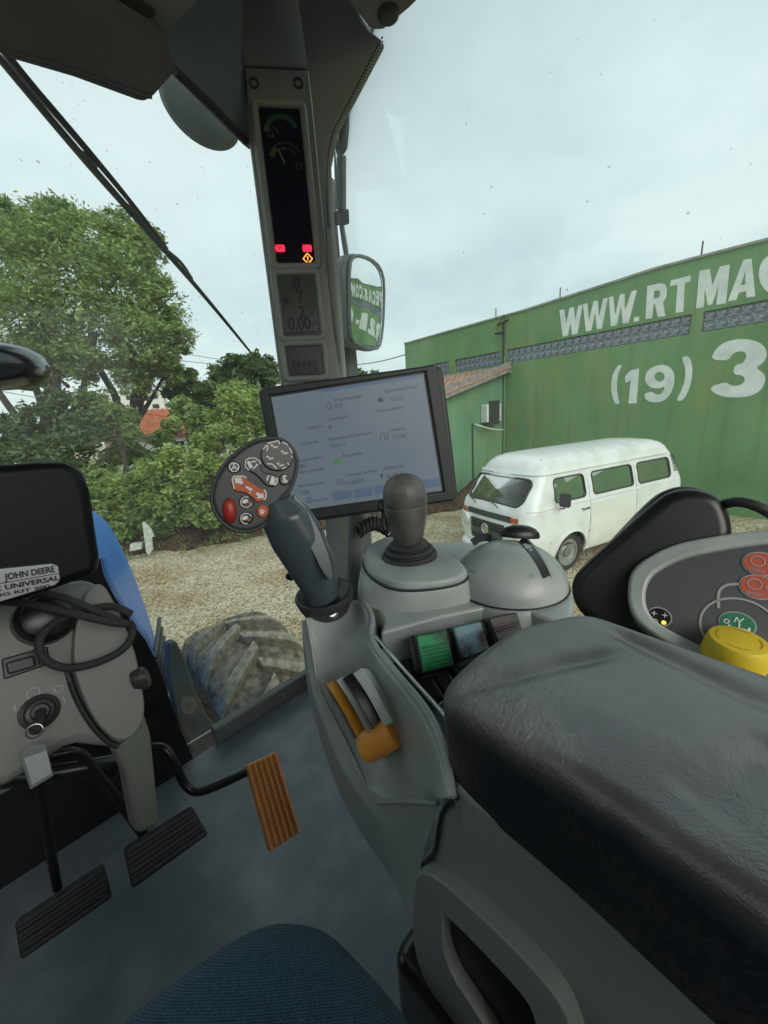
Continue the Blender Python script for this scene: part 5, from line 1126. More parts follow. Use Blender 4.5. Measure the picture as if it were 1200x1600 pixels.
r3b = [cz(*p, z) for p, z in (((562, 938), -.325), ((576, 970), -.325), ((570, 1003), -.325), ((608, 1055), -.325), ((662, 1118), -.325), ((690, 1190), -.33), ((697, 1246), -.345))]
r4 = [cz(*p, z) for p, z in (((575, 938), -.325), ((592, 961), -.325), ((581, 990), -.325), ((622, 1040), -.325), ((680, 1105), -.325), ((706, 1165), -.33), ((714, 1242), -.345))]
r5 = [p + Vector((.004, 0, -.06)) for p in r4]
push = (0, .006, .018, .048, .056, .034, .0)
r2m = [a.lerp(b, .45) + Vector((.6, .15, -.5))*k for a, b, k in zip(r2, r3, push)]
r2a = [a.lerp(b, .10) + Vector((.6, .15, -.5))*k*.35 for a, b, k in zip(r2, r3, push)]
r0b = [p + Vector((.10, -.02, -.02)) for p in r0]
patch('side_shell', [r0b, r0, r1, r2, r2a, r2m, r3, r3b, r4, r5], M_grey, con, sub=3, crease=((1, .5), (2, .9), (3, .95), (4, .6), (6, .7), (7, .4)))
tube('edge_highlight', [p + Vector((-.001, -.001, .001)) for p in r2[:6]], .0026, M_grey, con, seg=8, smooth=2)  # beads added along the shell edges to catch light as highlights
tube('edge_highlight', [r2[5], r2[5].lerp(r2[6], .5) + Vector((0, 0, .002)), r2[6]], .0028, M_grey, con, seg=8, smooth=1)
tube('edge_highlight', [a.lerp(b, .5) + Vector((0, 0, -.001)) for a, b in zip(r3b, r4)], .0042, M_grey, con, seg=8, smooth=2)
# deck, tray
DZ = H-.325*KC; DF = Fr((0, 0, DZ), (0, 0, 1), (1, 0, 0))
deck_px = [(594, 988), (690, 962), (786, 942), (800, 943), (866, 972), (893, 972), (897, 940), (890, 905), (800, 850), (700, 846), (600, 852), (578, 885), (576, 925), (588, 948), (600, 968)]
pslab('deck', DF, deck_px, .10, M_grey, con, bevel=.006, seg=4)
TZ = Fr((0, 0, H-.385*KC), (0, 0, 1), (1, 0, 0))
pslab('tray_floor', TZ, [(560, 985), (790, 930), (880, 975), (880, 1060), (715, 1190), (650, 1110)], .02, M_pod, con, bevel=0)
fpl = DF.t(880, 975); 
tube('tray_trim', [DF.tw(585, 993, .001), DF.tw(640, 1058, .001), DF.tw(690, 1113, .001), DF.tw(708, 1140, .001)], .0022, M_metal, con, seg=6, smooth=1)
# rear body under the armrest with the grab loop
XB = Fr((.235*KC, 0, H), (-1, 0, .0), (0, -1, 0))
rb_ = [XB.t(*p) for p in ((704, 1245), (684, 1262), (676, 1290), (671, 1330), (655, 1350), (652, 1400), (652, 1484), (690, 1530))]
rb_ = rb_ + [(.05, -.70), (.6, -.70), (.6, -.28), (rb_[0][0]+.0, -.28)]
slab('rear_body', XB, rb_, .20, M_grey2, con, w0=0, bevel=.010, seg=4)
tube('panel_split', [XB.tw(*p, .0015) for p in ((716, 1243), (694, 1262), (688, 1290), (682, 1330), (672, 1338), (662, 1350))], .0022, M_black, con, seg=6, smooth=1)
def ring(name, fr, outer, inner, t, m, parent, w0, bevel):
    n = len(outer); V = []
    for L_, w_ in ((outer, w0), (inner, w0), (inner, w0-t), (outer, w0-t)): V += [fr.p(u, v, w_) for u, v in L_]
    Fc = [[k*n+i, k*n+(i+1) % n, ((k+1) % 4)*n+(i+1) % n, ((k+1) % 4)*n+i] for k in range(4) for i in range(n)]
    return mk(name, V, Fc, m, parent, bevel=bevel, seg=4)
ou = chaikin([XB.t(*p) for p in ((659, 1354), (676, 1341), (702, 1352), (780, 1418), (860, 1495), (902, 1555), (930, 1660), (800, 1700), (745, 1600), (659, 1492))], 2)
inn = chaikin([XB.t(*p) for p in ((704, 1404), (714, 1410), (735, 1428), (790, 1483), (838, 1533), (850, 1570), (858, 1640), (800, 1625), (765, 1565), (708, 1482))], 2)
ring('grab_loop', XB, ou, inn, .05, M_grey2, con, .014, .007)
slab('loop_recess', XB, inn, .012, M_black, con, w0=.002, bevel=0)
V, Fc = boxd(GF, .26*KC, .50, -.55, .26, ZF+.001, H-.66); mk('base_column', V, Fc, M_black, con, bevel=.02)
o = tube('suspension_hose', [Vector((.17, .24, ZF+.02)), Vector((.19, .20, ZF+.12)), Vector((.22, .10, ZF+.2))], .012, mat('teal_hose', (.08, .30, .33), .4), seg=8); tag(o, 'teal hose beside the console base at the bottom edge', 'hose')
# rocker switches
def rocker(name, q, tint, k):
    f = facing(sum(a for a, b in q)/4, sum(b for a, b in q)/4, .60 - .0*k, q[0], q[1])
    dd = cz(sum(a for a, b in q)/4, sum(b for a, b in q)/4, -.335); f = Fr(dd, Vector((-.42, -.62, .66)), None)
    m = mat(name, (.02, .021, .02), .42, c2=tint, vscale=26, vlo=.42, vhi=.60, detail=8)
    s = pslab('rocker_switch', f, q, .035, M_dark, con, bevel=.004)
    ctr = (sum(f.t(*p)[0] for p in q)/4, sum(f.t(*p)[1] for p in q)/4)
    uv = [tuple(c+(x-c)*.9 for x, c in zip(f.t(*p), ctr)) for p in q]
    slab('rocker_face', f, uv, .004, m, s, w0=.003, bevel=.0015)
    for i in range(1, 7):
        t_ = .25+i*.105; a = [uv[0][j]+(uv[3][j]-uv[0][j])*t_ for j in (0, 1)]; b = [uv[1][j]+(uv[2][j]-uv[1][j])*t_ for j in (0, 1)]
        tube('grip_line', [f.p(a[0]+(b[0]-a[0])*.06, a[1]+(b[1]-a[1])*.06, .0032), f.p(a[0]+(b[0]-a[0])*.94, a[1]+(b[1]-a[1])*.94, .0032)], .0010, m, s, seg=6, smooth=0)
    # dark flank
    return f
for nm, q, tint, k in (('rocker_green', ((647, 992), (698, 982), (712, 1042), (660, 1055)), (.03, .42, .16), 0), ('rocker_blue', ((704, 980), (752, 969), (767, 1015), (720, 1034)), (.22, .42, .50), 1), ('rocker_brown', ((760, 966), (808, 955), (819, 990), (776, 1009)), (.10, .075, .07), 2)):
    rocker(nm, q, tint, k)
    pslab('rocker_cheek', Fr(cz((q[0][0]+q[3][0])/2-6, (q[0][1]+q[3][1])/2, -.345), Vector((-.55, -.55, .6))), [(q[0][0]-11, q[0][1]+5), (q[0][0], q[0][1]-1), (q[3][0], q[3][1]+2), (q[3][0]-13, q[3][1]-4)], .03, M_black, con, bevel=.002)
for q in (((657, 1063), (676, 1057), (696, 1090), (678, 1100)), ((679, 1056), (703, 1050), (716, 1078), (699, 1090)), ((700, 1030), (716, 1040), (722, 1060), (708, 1048))):
    pslab('push_switch', Fr(cz(q[0][0], q[0][1], -.36), Vector((-.3, -.4, .86))), q, .025, M_black, con, bevel=.003)
lb = Fr(cz(700, 1100, -.355), Vector((-.2, -.3, .93))); flat('switch_legend', [line_band(lb, [lb.t(*p) for p in ((712, 1092), (690, 1098), (685, 1103), (692, 1110), (712, 1113))], .0016, .001), textd(lb, 'AUTO', *lb.t(694, 1106), .005, .001, .0)], M_pale, con)
# orange throttle
OF = lambda x, y, v: cxp(x, y, v)
thr = thing('throttle_lever', 'orange hand throttle with fat round knob in its curved slot', 'throttle', OF(575, 1160, .26))
def strip(name, pts, x0, wpx, m, par, raise_=0, th=.008):
    L_ = []; Rr = []
    for i, p in enumerate(pts):
        a = pts[max(0, i-1)]; b = pts[min(len(pts)-1, i+1)]; dx, dy = b[0]-a[0], b[1]-a[1]; l = math.hypot(dx, dy); nx, ny = dy/l, -dx/l
        L_.append((p[0]-nx*wpx/2, p[1]-ny*wpx/2)); Rr.append((p[0]+nx*wpx/2, p[1]+ny*wpx/2))
    V = [cxp(*p, x0) for p in L_] + [cxp(*p, x0+.012) for p in Rr]; n = len(pts); back = Vector((.6, .2, -.5)).normalized()*th
    V += [v + back for v in V[:2*n]]
    Fc = []
    for i in range(n-1): Fc += [[i, i+1, n+i+1, n+i], [2*n+i, 3*n+i, 3*n+i+1, 2*n+i+1], [i, 2*n+i, 2*n+i+1, i+1], [n+i, n+i+1, 3*n+i+1, 3*n+i]]
    Fc += [[0, n, 3*n, 2*n], [n-1, 3*n-1, 4*n-1, 2*n-1]]
    return mk(name, V, Fc, m, par, bevel=.0015, seg=2)
arcp = chaikin([(514, 1066), (524, 1080), (538, 1102), (552, 1128), (563, 1150)], 2, False)
strip('quadrant_edge', [(x-7, y+4) for x, y in arcp], .258, 8, M_grey, thr, th=.02)
strip('orange_scale', arcp, .257, 12, mat('orange_scale_paint', (.60, .29, .03), .45, var=.12, vscale=30), thr, th=.02)
strip('quadrant_rail', [(x+15, y-6) for x, y in arcp], .258, 10, M_grey, thr, th=.02)
strip('slot', [(x+28, y-10) for x, y in arcp], .268, 16, M_black, thr, th=.02)
strip('quadrant_rail', [(x+44, y-18) for x, y in arcp], .268, 16, M_grey, thr, th=.02)
ka = OF(571, 1168, .262) ; kb = ka + (OF(616, 1142, .29)-OF(571, 1168, .262))
KF = Fr(ka, kb-ka); kl = (kb-ka).length; kr = 24*(ka-CAM).dot(FW)/600
lathe('knob', KF, [(0, -.002), (kr*.86, -.002), (kr*.97, .002), (kr, .006), (kr, kl-.006), (kr*.97, kl-.002), (kr*.86, kl), (0, kl)], M_orange, thr, seg=40)
tube('stem', [ka+(kb-ka)*.6, OF(590, 1178, .285)], .006, M_black, thr, seg=8, smooth=0)
# joystick pedestal
def loft(name, A, B, m, parent, sub=0, bevel=.004):
    n = len(A); V = list(A)+list(B); Fc = [list(range(n)), list(range(2*n-1, n-1, -1))]+[[i, n+i, n+(i+1) % n, (i+1) % n] for i in range(n)]
    return mk(name, V, Fc, m, parent, bevel=bevel, seg=4)
def ch3(P, n=2): return [Vector(p) for p in chaikin(P, n)]
T_ = [cz(*p, -.275) for p in ((567, 865), (574, 850), (612, 834), (672, 846), (722, 876), (732, 894), (700, 906), (640, 911), (606, 906), (578, 886))]
T2 = [cz(*p, -.290) for p in ((565, 879), (573, 862), (612, 845), (674, 857), (726, 888), (735, 906), (702, 919), (640, 925), (604, 920), (574, 900))]
B_ = [cz(*p, -.328) for p in ((556, 935), (564, 885), (612, 858), (680, 866), (742, 905), (752, 938), (706, 952), (640, 962), (600, 958), (565, 948))]
loft('pedestal_lid', ch3(T_), ch3(T2), M_grey, con, bevel=.005); loft('pedestal', ch3([p + (c-p)*.0 for p, c in zip(T2, T2)]), ch3(B_), M_grey, con, bevel=.004)
tube('lid_seam', ch3(T2), .0014, M_rub, con, closed=True, seg=6, smooth=0)
# joystick
jb = cz(640, 868, -.274); dj = (jb-CAM).dot(FW); k_ = dj/600
joy = thing('joystick', 'dark grey bulb headed joystick with ribbed rubber boot', 'joystick', jb); JF = Fr(jb, Vector((-.04, .0, 1)), (1, 0, 0))
pxr = lambda pr_: [(r*k_, h*k_*1.02) for r, h in pr_]
lathe('boot', JF, pxr([(43, -2), (43, 3), (40, 6), (36, 6.5), (36, 9), (38, 11), (35, 14), (30, 14.5), (30, 17), (31, 19), (28, 22), (22, 24), (20, 26)]), M_rub, joy, seg=40)
lathe('grip', JF, pxr([(20, 22), (23, 28), (25, 36), (29, 52), (31.5, 66), (32.5, 78), (32.8, 80.5), (32.3, 81), (32.2, 81.6), (32.8, 82.2), (33, 92), (31.5, 104), (28, 114), (22, 121), (13, 125.5), (5, 127), (0, 127)]), mat('joystick_grip', (.10, .10, .092), .42, var=.35, vscale=40, bump=.1, bscale=600), joy, seg=44, ang=50)
tq = facing(597, 805, dj-.01)
pslab('trigger', tq, [(588, 786), (597, 779), (606, 786), (608, 800), (604, 818), (607, 830), (598, 832), (594, 815), (596, 800), (589, 796)], .018, M_black, joy, bevel=.004, w0=.008)
# dome of the throttle/hand controls
dc = cz(795, 912, -.325); dd_ = (dc-CAM).dot(FW); kd = dd_/600; dR, dH = 85*kd, 66*kd
dome = thing('lever_dome', 'grey domed lever housing with curved slots and number scale', 'lever housing', dc)
DFm = Fr(dc, (0, 0, 1), (1, 0, 0))
lathe('shell', DFm, [(dR*1.01, -.004), (dR*1.01, .0)] + [(dR*math.cos(a), dH*math.sin(a)) for a in np.linspace(0.02, math.pi/2-.02, 22)] , M_grey, dome, seg=64, ang=60)
tube('base_seam', [DFm.p(dR*1.012*math.cos(a), dR*1.012*math.sin(a), .002) for a in np.linspace(0, 6.283, 65)[:-1]], .0014, M_rub, dome, closed=True, seg=6, smooth=0)
lathe('skirt', DFm, [(dR*1.06, -.03), (dR*1.05, -.008), (dR*1.015, -.002), (0, -.002)], M_grey, dome, seg=64)
def hit(px, py, off=0):
    r = ray(px, py); S_ = Vector((1/dR, 1/dR, 1/dH)); o = CAM-dc; o = Vector((o.x*S_.x, o.y*S_.y, o.z*S_.z)); d = Vector((r.x*S_.x, r.y*S_.y, r.z*S_.z))
    a, b, c = d.dot(d), 2*o.dot(d), o.dot(o)-1; D_ = b*b-4*a*c
    t_ = (-b-math.sqrt(max(0, D_)))/(2*a); p = CAM+r*t_; n = Vector(((p.x-dc.x)/dR**2, (p.y-dc.y)/dR**2, (p.z-dc.z)/dH**2)).normalized(); return p+n*off, n
def ribbon(name, pts, wpx, m, par, off=.0006):
    L_ = []; Rr = []
    for i, p in enumerate(pts):
        a = pts[max(0, i-1)]; b = pts[min(len(pts)-1, i+1)]; dx, dy = b[0]-a[0], b[1]-a[1]; l = math.hypot(dx, dy); nx, ny = dy/l, -dx/l; w_ = wpx[i] if hasattr(wpx, '__len__') else wpx
        L_.append(hit(p[0]-nx*w_/2, p[1]-ny*w_/2, off)[0]); Rr.append(hit(p[0]+nx*w_/2, p[1]+ny*w_/2, off)[0])
    n = len(pts); return mk(name, L_+Rr, [[i, i+1, n+i+1, n+i] for i in range(n-1)], m, par, smooth=True)
sp1 = chaikin([(814, 843), (832, 862), (845, 882), (854, 902)], 2, False)
ribbon('slot', sp1, 12, M_black, dome); ribbon('slot_lip', [(x+7.5, y-2) for x, y in sp1], 3.0, M_grey2, dome, .001)
ribbon('slot', [(737, 862), (736, 893)], 7, M_black, dome); ribbon('slot_lip', [(742, 860), (741, 895)], 2.5, M_grey2, dome, .0012)
ribbon('slot', chaikin([(738, 849), (748, 842), (760, 840), (768, 842)], 1, False), 12, M_black, dome)
for s_, px, py, h_ in (('10', 826, 903, .007), ('8', 816, 878, .005), ('5', 810, 868, .0045), ('-', 843, 901, .005), ('-', 741, 872, .005)):
    p, n = hit(px, py, .0008); f = Fr(p, n, CX); flat('scale_mark', [textd(f, s_, 0, 0, h_, 0, .01)], M_pale, dome)
p, n = hit(864, 898, .0008); f = Fr(p, n, CX); flat('scale_mark', [line_band(f, [(-.006, -.005), (.006, -.005), (.001, .005), (-.006, -.005)], .0012, 0)], M_pale, dome)
cq, cn = hit(812, 838, 0); CFm = Fr(cq, cn*.6+Vector((0, 0, .6)), CX - CU*.18)
V, Fc = lathe_data(CFm, [(31*kd, -.001), (31.5*kd, .002), (30*kd, .007), (24*kd, .013), (14*kd, .017), (0.3*kd, .0185)], seg=36, su=1, sv=.55); mk('lever_cap', V, Fc, M_black, dome)
# ---- armrest pad
arm = thing('armrest', 'large worn black vinyl armrest pad with pressed creases', 'armrest', Vector((.28, -.02, H-.36*KC)))
op = [(.226, .145), (.232, .176), (.258, .190), (.32, .192), (.37, .184), (.425, .162), (.456, .138), (.462, .09), (.446, -.02), (.425, -.15), (.40, -.34), (.19, -.36), (.198, -.12), (.208, .0), (.222, .08)]
op = [(x*KC, y*KC) for x, y in ((.222, .06), (.228, .140), (.232, .168), (.240, .184), (.256, .192), (.300, .194), (.368, .187), (.384, .182), (.436, .150), (.450, .138), (.457, .120), (.455, .09), (.442, -.02), (.425, -.15), (.41, -.30), (.40, -.35), (.21, -.37), (.192, -.34), (.198, -.12), (.208, -.02))]
op = chaikin(op, 2)
grooves = []
PZ = H-.243*KC
for a, b, dp, wd in (((672, 1082), (962, 1020), .0045, .008), ((955, 982), (1230, 1118), .005, .010), ((1085, 1262), (1230, 1165), .0045, .011)):
    p, q = az_(*a, PZ), az_(*b, PZ); grooves.append((p.x, p.y, q.x, q.y, dp, wd))
def padd(v):
    z = v.z
    if z > PZ-.03:
        for x0, y0, x1, y1, dp, wd in grooves:
            dx, dy = x1-x0, y1-y0; L2 = dx*dx+dy*dy; t_ = max(0, min(1, ((v.x-x0)*dx+(v.y-y0)*dy)/L2)); d = math.hypot(v.x-x0-t_*dx, v.y-y0-t_*dy); z -= dp*math.exp(-(d/wd)**2)*min(1, 6*min(t_+.05, 1-t_+.05))
    # front of the pad dips a little, sides lean out towards the base
    f = max(0, (PZ-v.z)/.08); return Vector((v.x + .006*f*(1 if v.x < .27 else -.4), v.y - .002*f, z - .06*max(0, v.y-.10)))
def vinyl():
    m = bpy.data.materials.new('worn_shaded_vinyl'); m.use_nodes = True; t = m.node_tree; b = t.nodes['Principled BSDF']; b.inputs['Specular IOR Level'].default_value = 1.0
    tcn = N(t, 'ShaderNodeTexCoord')
    mp = N(t, 'ShaderNodeMapping'); mp.inputs['Scale'].default_value = (90, 190, 120); mp.inputs['Rotation'].default_value = (0, 0, .5); t.links.new(tcn.outputs['Object'], mp.inputs[0])
    n1 = N(t, 'ShaderNodeTexNoise'); n1.inputs['Scale'].default_value = 1; n1.inputs['Detail'].default_value = 5; n1.inputs['Roughness'].default_value = .6; n1.inputs['Distortion'].default_value = .8; t.links.new(mp.outputs[0], n1.inputs['Vector'])
    n2 = N(t, 'ShaderNodeTexNoise'); n2.inputs['Scale'].default_value = 14; n2.inputs['Detail'].default_value = 5; t.links.new(tcn.outputs['Object'], n2.inputs['Vector'])
    n3 = N(t, 'ShaderNodeTexNoise'); n3.inputs['Scale'].default_value = 900; t.links.new(tcn.outputs['Object'], n3.inputs['Vector'])
    r = N(t, 'ShaderNodeValToRGB'); r.color_ramp.elements[0].position = .35; r.color_ramp.elements[1].position = .7; r.color_ramp.elements[0].color = (.10, .105, .108, 1); r.color_ramp.elements[1].color = (.16, .168, .172, 1); t.links.new(n2.outputs[0], r.inputs[0]); sx = N(t, 'ShaderNodeSeparateXYZ'); t.links.new(tcn.outputs['Object'], sx.inputs[0])      # rubbed pale on the seat of the arm; unlit sides painted in as black
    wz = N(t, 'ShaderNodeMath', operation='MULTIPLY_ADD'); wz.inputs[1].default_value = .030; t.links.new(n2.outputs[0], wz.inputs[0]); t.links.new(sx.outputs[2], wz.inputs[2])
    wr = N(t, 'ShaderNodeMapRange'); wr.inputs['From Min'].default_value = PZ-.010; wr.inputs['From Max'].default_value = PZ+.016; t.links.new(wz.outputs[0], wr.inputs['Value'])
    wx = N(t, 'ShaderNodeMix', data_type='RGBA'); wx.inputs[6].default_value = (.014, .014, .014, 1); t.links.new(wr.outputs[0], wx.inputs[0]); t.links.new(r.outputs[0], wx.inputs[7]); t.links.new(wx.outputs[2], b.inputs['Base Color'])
    mr = N(t, 'ShaderNodeMapRange'); mr.inputs['From Min'].default_value = .3; mr.inputs['From Max'].default_value = .7; mr.inputs['To Min'].default_value = .26; mr.inputs['To Max'].default_value = .42; t.links.new(n2.outputs[0], mr.inputs['Value']); t.links.new(mr.outputs[0], b.inputs['Roughness'])
    # wrinkles strongest in worn patches
    wm_ = N(t, 'ShaderNodeMapRange'); wm_.inputs['From Min'].default_value = .42; wm_.inputs['From Max'].default_value = .62; t.links.new(n2.outputs[0], wm_.inputs['Value'])
    mu = N(t, 'ShaderNodeMath', operation='MULTIPLY'); xm = N(t, 'ShaderNodeMapRange'); xm.inputs['From Min'].default_value = .275; xm.inputs['From Max'].default_value = .215; xm.inputs['To Min'].default_value = .10; t.links.new(sx.outputs[0], xm.inputs['Value'])
    m5 = N(t, 'ShaderNodeMath', operation='MULTIPLY'); t.links.new(xm.outputs[0], m5.inputs[0]); t.links.new(wm_.outputs[0], m5.inputs[1])
    t.links.new(n1.outputs[0], mu.inputs[0]); t.links.new(m5.outputs[0], mu.inputs[1])
    ad2 = N(t, 'ShaderNodeMath', operation='MULTIPLY_ADD'); ad2.inputs[1].default_value = .12; t.links.new(n3.outputs[0], ad2.inputs[0]); t.links.new(mu.outputs[0], ad2.inputs[2])
    bp = N(t, 'ShaderNodeBump'); bp.inputs['Strength'].default_value = .75; bp.inputs['Distance'].default_value = .0035; t.links.new(ad2.outputs[0], bp.inputs['Height']); t.links.new(bp.outputs[0], b.inputs['Normal'])
    return m
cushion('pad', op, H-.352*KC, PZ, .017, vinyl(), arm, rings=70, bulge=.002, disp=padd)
# ---- right side panel with decals and yellow knob
SPF = Fr(ad_(1100, 930, .55), (-.80, -.12, .58)); s0_, s1_ = SPF.tw(1040, 960), SPF.tw(1200, 985)
spn = thing('side_control_panel', 'grey framed side panel with round coloured symbols right of the armrest', 'control panel', SPF.tw(1100, 1040, -.05))
oo = [(980, 925), (984, 898), (1000, 878), (1050, 851), (1120, 838), (1200, 827), (1300, 818), (1420, 830), (1420, 1100), (1250, 1110), (1120, 1050), (1040, 1005), (996, 975), (983, 950)]
ii = [(1008, 932), (1012, 912), (1024, 895), (1066, 873), (1130, 860), (1200, 851), (1290, 845), (1380, 855), (1380, 1080), (1250, 1080), (1120, 1020), (1050, 988), (1020, 968), (1010, 950)]
OU = chaikin([SPF.t(*p) for p in oo], 2); IN = chaikin([SPF.t(*p) for p in ii], 2)
ring('frame', SPF, OU, IN, .05, M_grey, spn, .008, .006)
slab('face', SPF, IN, .01, mat('panel_face', (.085, .093, .10), .5, bump=.1, bscale=900, var=.06), spn, w0=-.002, bevel=0)
M_dred = mat('decal_red', (.52, .10, .05), .5); M_dgreen = mat('decal_green', (.02, .20, .11), .5); M_dline = mat('decal_line', (.36, .38, .37), .5)
w_ = -.0008; kS = .55/600
tr_ = lambda x, y: SPF.t(x, y)
def dec(px, py, ru, rv, m, wv): c = tr_(px, py); return flat('decal', [polyd(SPF, ell(c[0], c[1], ru*kS, rv*kS), wv)], m, spn)
for px, py in ((1190, 881), (1185, 917)):
    dec(px, py, 22, 19, M_dline, w_); dec(px, py, 20, 17, M_dred, w_+.0008); c = tr_(px, py)
    flat('decal_symbol', [arc_band(SPF, c[0]-.004, c[1]+.003, .0065, .0078, 110, 430, w_+.0016), line_band(SPF, [(c[0]-.008, c[1]+.010), (c[0], c[1]+.010)], .0016, w_+.0016), textd(SPF, 'SPEED', c[0]-.013, c[1]-.013, .0045, w_+.0016, .0), arc_band(SPF, c[0]+.010, c[1], .0022, .0032, 0, 360, w_+.0016)], M_dline, spn)
c = tr_(1152, 975); dec(1152, 975, 21.5, 18.5, M_dline, w_); dec(1152, 975, 19.5, 16.5, M_dgreen, w_+.0008)
flat('decal_symbol', [line_band(SPF, [(c[0]-.008, c[1]-.006), (c[0]+.012, c[1]-.006)], .0022, w_+.0016), line_band(SPF, [(c[0]+.002, c[1]-.006), (c[0]+.002, c[1]+.004)], .0016, w_+.0016), line_band(SPF, [(c[0]-.003, c[1]+.002), (c[0]-.001, c[1]+.009), (c[0]+.002, c[1]+.003), (c[0]+.006, c[1]+.009)], .0014, w_+.0016), arc_band(SPF, c[0]-.011, c[1]+.001, .002, .0032, 0, 360, w_+.0016), line_band(SPF, [(c[0]-.008, c[1]-.009), (c[0]-.008, c[1]-.003)], .0025, w_+.0016), line_band(SPF, [(c[0]+.012, c[1]-.010), (c[0]+.012, c[1]-.002)], .0025, w_+.0016)], M_white, spn)
flat('decal_line', [arc_band(SPF, *tr_(1155, 982), 43*kS, 46*kS, -80, 260, w_, 40), line_band(SPF, chaikin([tr_(1123, 950), tr_(1122, 925), tr_(1132, 914), tr_(1150, 912), tr_(1164, 913)], 2, False), .0034, w_)], M_dline, spn)
c = tr_(1030, 964); dec(1030, 964, 17, 16, M_dline, w_); dec(1030, 964, 15, 14, M_black, w_+.0008)
flat('decal_symbol', [line_band(SPF, [(c[0]-.010, c[1]+.004), (c[0]-.003, c[1]+.004)], .001, w_+.0016), line_band(SPF, [(c[0]-.0065, c[1]+.0005), (c[0]-.0065, c[1]+.0075)], .001, w_+.0016), line_band(SPF, [(c[0]+.003, c[1]+.004), (c[0]+.010, c[1]+.004)], .001, w_+.0016), line_band(SPF, [(c[0]+.0065, c[1]+.0005), (c[0]+.0065, c[1]+.0075)], .001, w_+.0016), arc_band(SPF, c[0]-.004, c[1]-.007, .002, .003, 0, 360, w_+.0016)], M_white, spn)
flat('amber_lamp', [polyd(SPF, ell(c[0]+.006, c[1]-.007, .003, .003, 14), w_+.002)], mat('amber_dot', (.7, .4, .03), .5, emit=(1, .55, .05), estr=1.0), spn)
kn = thing('yellow_knob', 'yellow round knob standing behind the armrest by the side panel', 'knob', SPF.tw(1143, 1035, .0)); kc = SPF.tw(1146, 1003, .035)
KNF = Fr(kc, (-.06, -.06, 1), CX); kk = (kc-CAM).dot(FW)/600*.88
lathe('cap', KNF, [(47*kk, -42*kk), (48*kk, -36*kk), (44*kk, -6*kk), (41*kk, -1*kk), (38*kk, 0), (0, 0)], M_yellow, kn, seg=48, sv=1.0)
flat('embossed_mark', [arc_band(KNF, 0, 0, 30*kk, 31.5*kk, 20+a, 80+a, .0006) for a in (0, 90, 180, 270)], mat('knob_mark', (.36, .27, .02), .5), kn)
tube('stem', [KNF.p(0, 0, -42*kk), KNF.p(0, 0, -75*kk)], .014, M_black, kn, seg=12, smooth=0)
V, Fc = boxd(GF, .50, .785, -.80, .20, ZF+.001, H-.40); mk('base_cabinet', V, Fc, M_pod, spn, bevel=.02)
# black moulded cover behind the panel and its cable
BCF = Fr(ad_(1030, 870, .60), (-.86, -.30, .30))
bc = thing('moulded_cover', 'black rounded moulded cover standing between armrest and van', 'cover', BCF.tw(1000, 970))
pslab('shell', BCF, chaikin([(893, 932), (896, 905), (914, 884), (960, 842), (1030, 778), (1055, 764), (1085, 760), (1120, 768), (1140, 786), (1150, 815), (1152, 860), (1150, 950), (1010, 1010), (940, 985), (908, 962)], 2), .05, M_black, bc, bevel=.02, seg=6)
pslab('shell_rim', BCF, chaikin([(898, 915), (960, 846), (1030, 772), (1058, 757), (1088, 754), (1125, 764), (1147, 785), (1154, 830), (1154, 900), (1000, 960), (920, 945)], 2), .05, M_dark, bc, w0=-.03, bevel=.02, seg=6)
o = tube('cable', [BCF.tw(1140, 786, -.02), BCF.tw(1152, 783, .0), BCF.tw(1175, 790, .01), BCF.tw(1205, 806, .01), BCF.tw(1260, 845, .0)], .0075, M_rub, seg=10); tag(o, 'black cable leaving the moulded cover at the right edge', 'cable')

# ================================================================ MONITOR
MO = facing(560, 690, .80, (430, 622), (655, 588))
mon = thing('touchscreen_monitor', 'dark framed touchscreen terminal with pale display behind the joystick', 'monitor', ad_(560, 800, .85))
hs_ = [(404, 612), (420, 603), (540, 588), (682, 569), (690, 574), (700, 650), (715, 775), (711, 783), (600, 800), (494, 813), (484, 806), (440, 770), (420, 700)]
hs_ = [(402, 612), (410, 605), (540, 588), (680, 569), (692, 575), (703, 660), (716, 774), (710, 784), (600, 799), (450, 822), (440, 815), (425, 740)]
pslab('housing', MO, hs_, .045, M_dark, mon, bevel=.009, seg=4)
ib = [MO.t(*p) for p in ((420, 618), (664, 580), (694, 768), (452, 803))]; os_ = [MO.t(*p) for p in ((408, 610), (682, 572), (710, 780), (446, 817))]
ring('bezel', MO, os_, ib, .008, mat('bezel_plastic', (.035, .045, .045), .4, bump=.1, bscale=800), mon, .006, .0035)
M_scr = mat('screen', (.095, .12, .15), .22, emit=(.22, .27, .32), estr=.22, spec=.5)
pslab('screen', MO, [(424, 621), (661, 584), (690, 766), (456, 799)], .003, M_scr, mon, w0=.0015, bevel=0)
M_sink = mat('screen_ink', (.05, .058, .085), .3, emit=(.22, .26, .33), estr=.07); M_sbar = mat('screen_bar', (.06, .09, .14), .3, emit=(.10, .15, .22), estr=.3); M_sgrn = mat('screen_green', (.05, .13, .07), .3, emit=(.08, .22, .12), estr=.3); M_slin = mat('screen_line', (.09, .10, .14), .3, emit=(.14, .16, .21), estr=.3)
so_ = Fr(MO.tw(440, 640), MO.z, MO.tw(655, 606)-MO.tw(440, 640)); st_ = lambda x, y: so_.t(x, y); wS = .0025
km = .80/600
def stx(s, px, py, hpx): u, v = st_(px, py); return textd(so_, s, u, v, hpx*km*.85, wS, .0, 1.0)
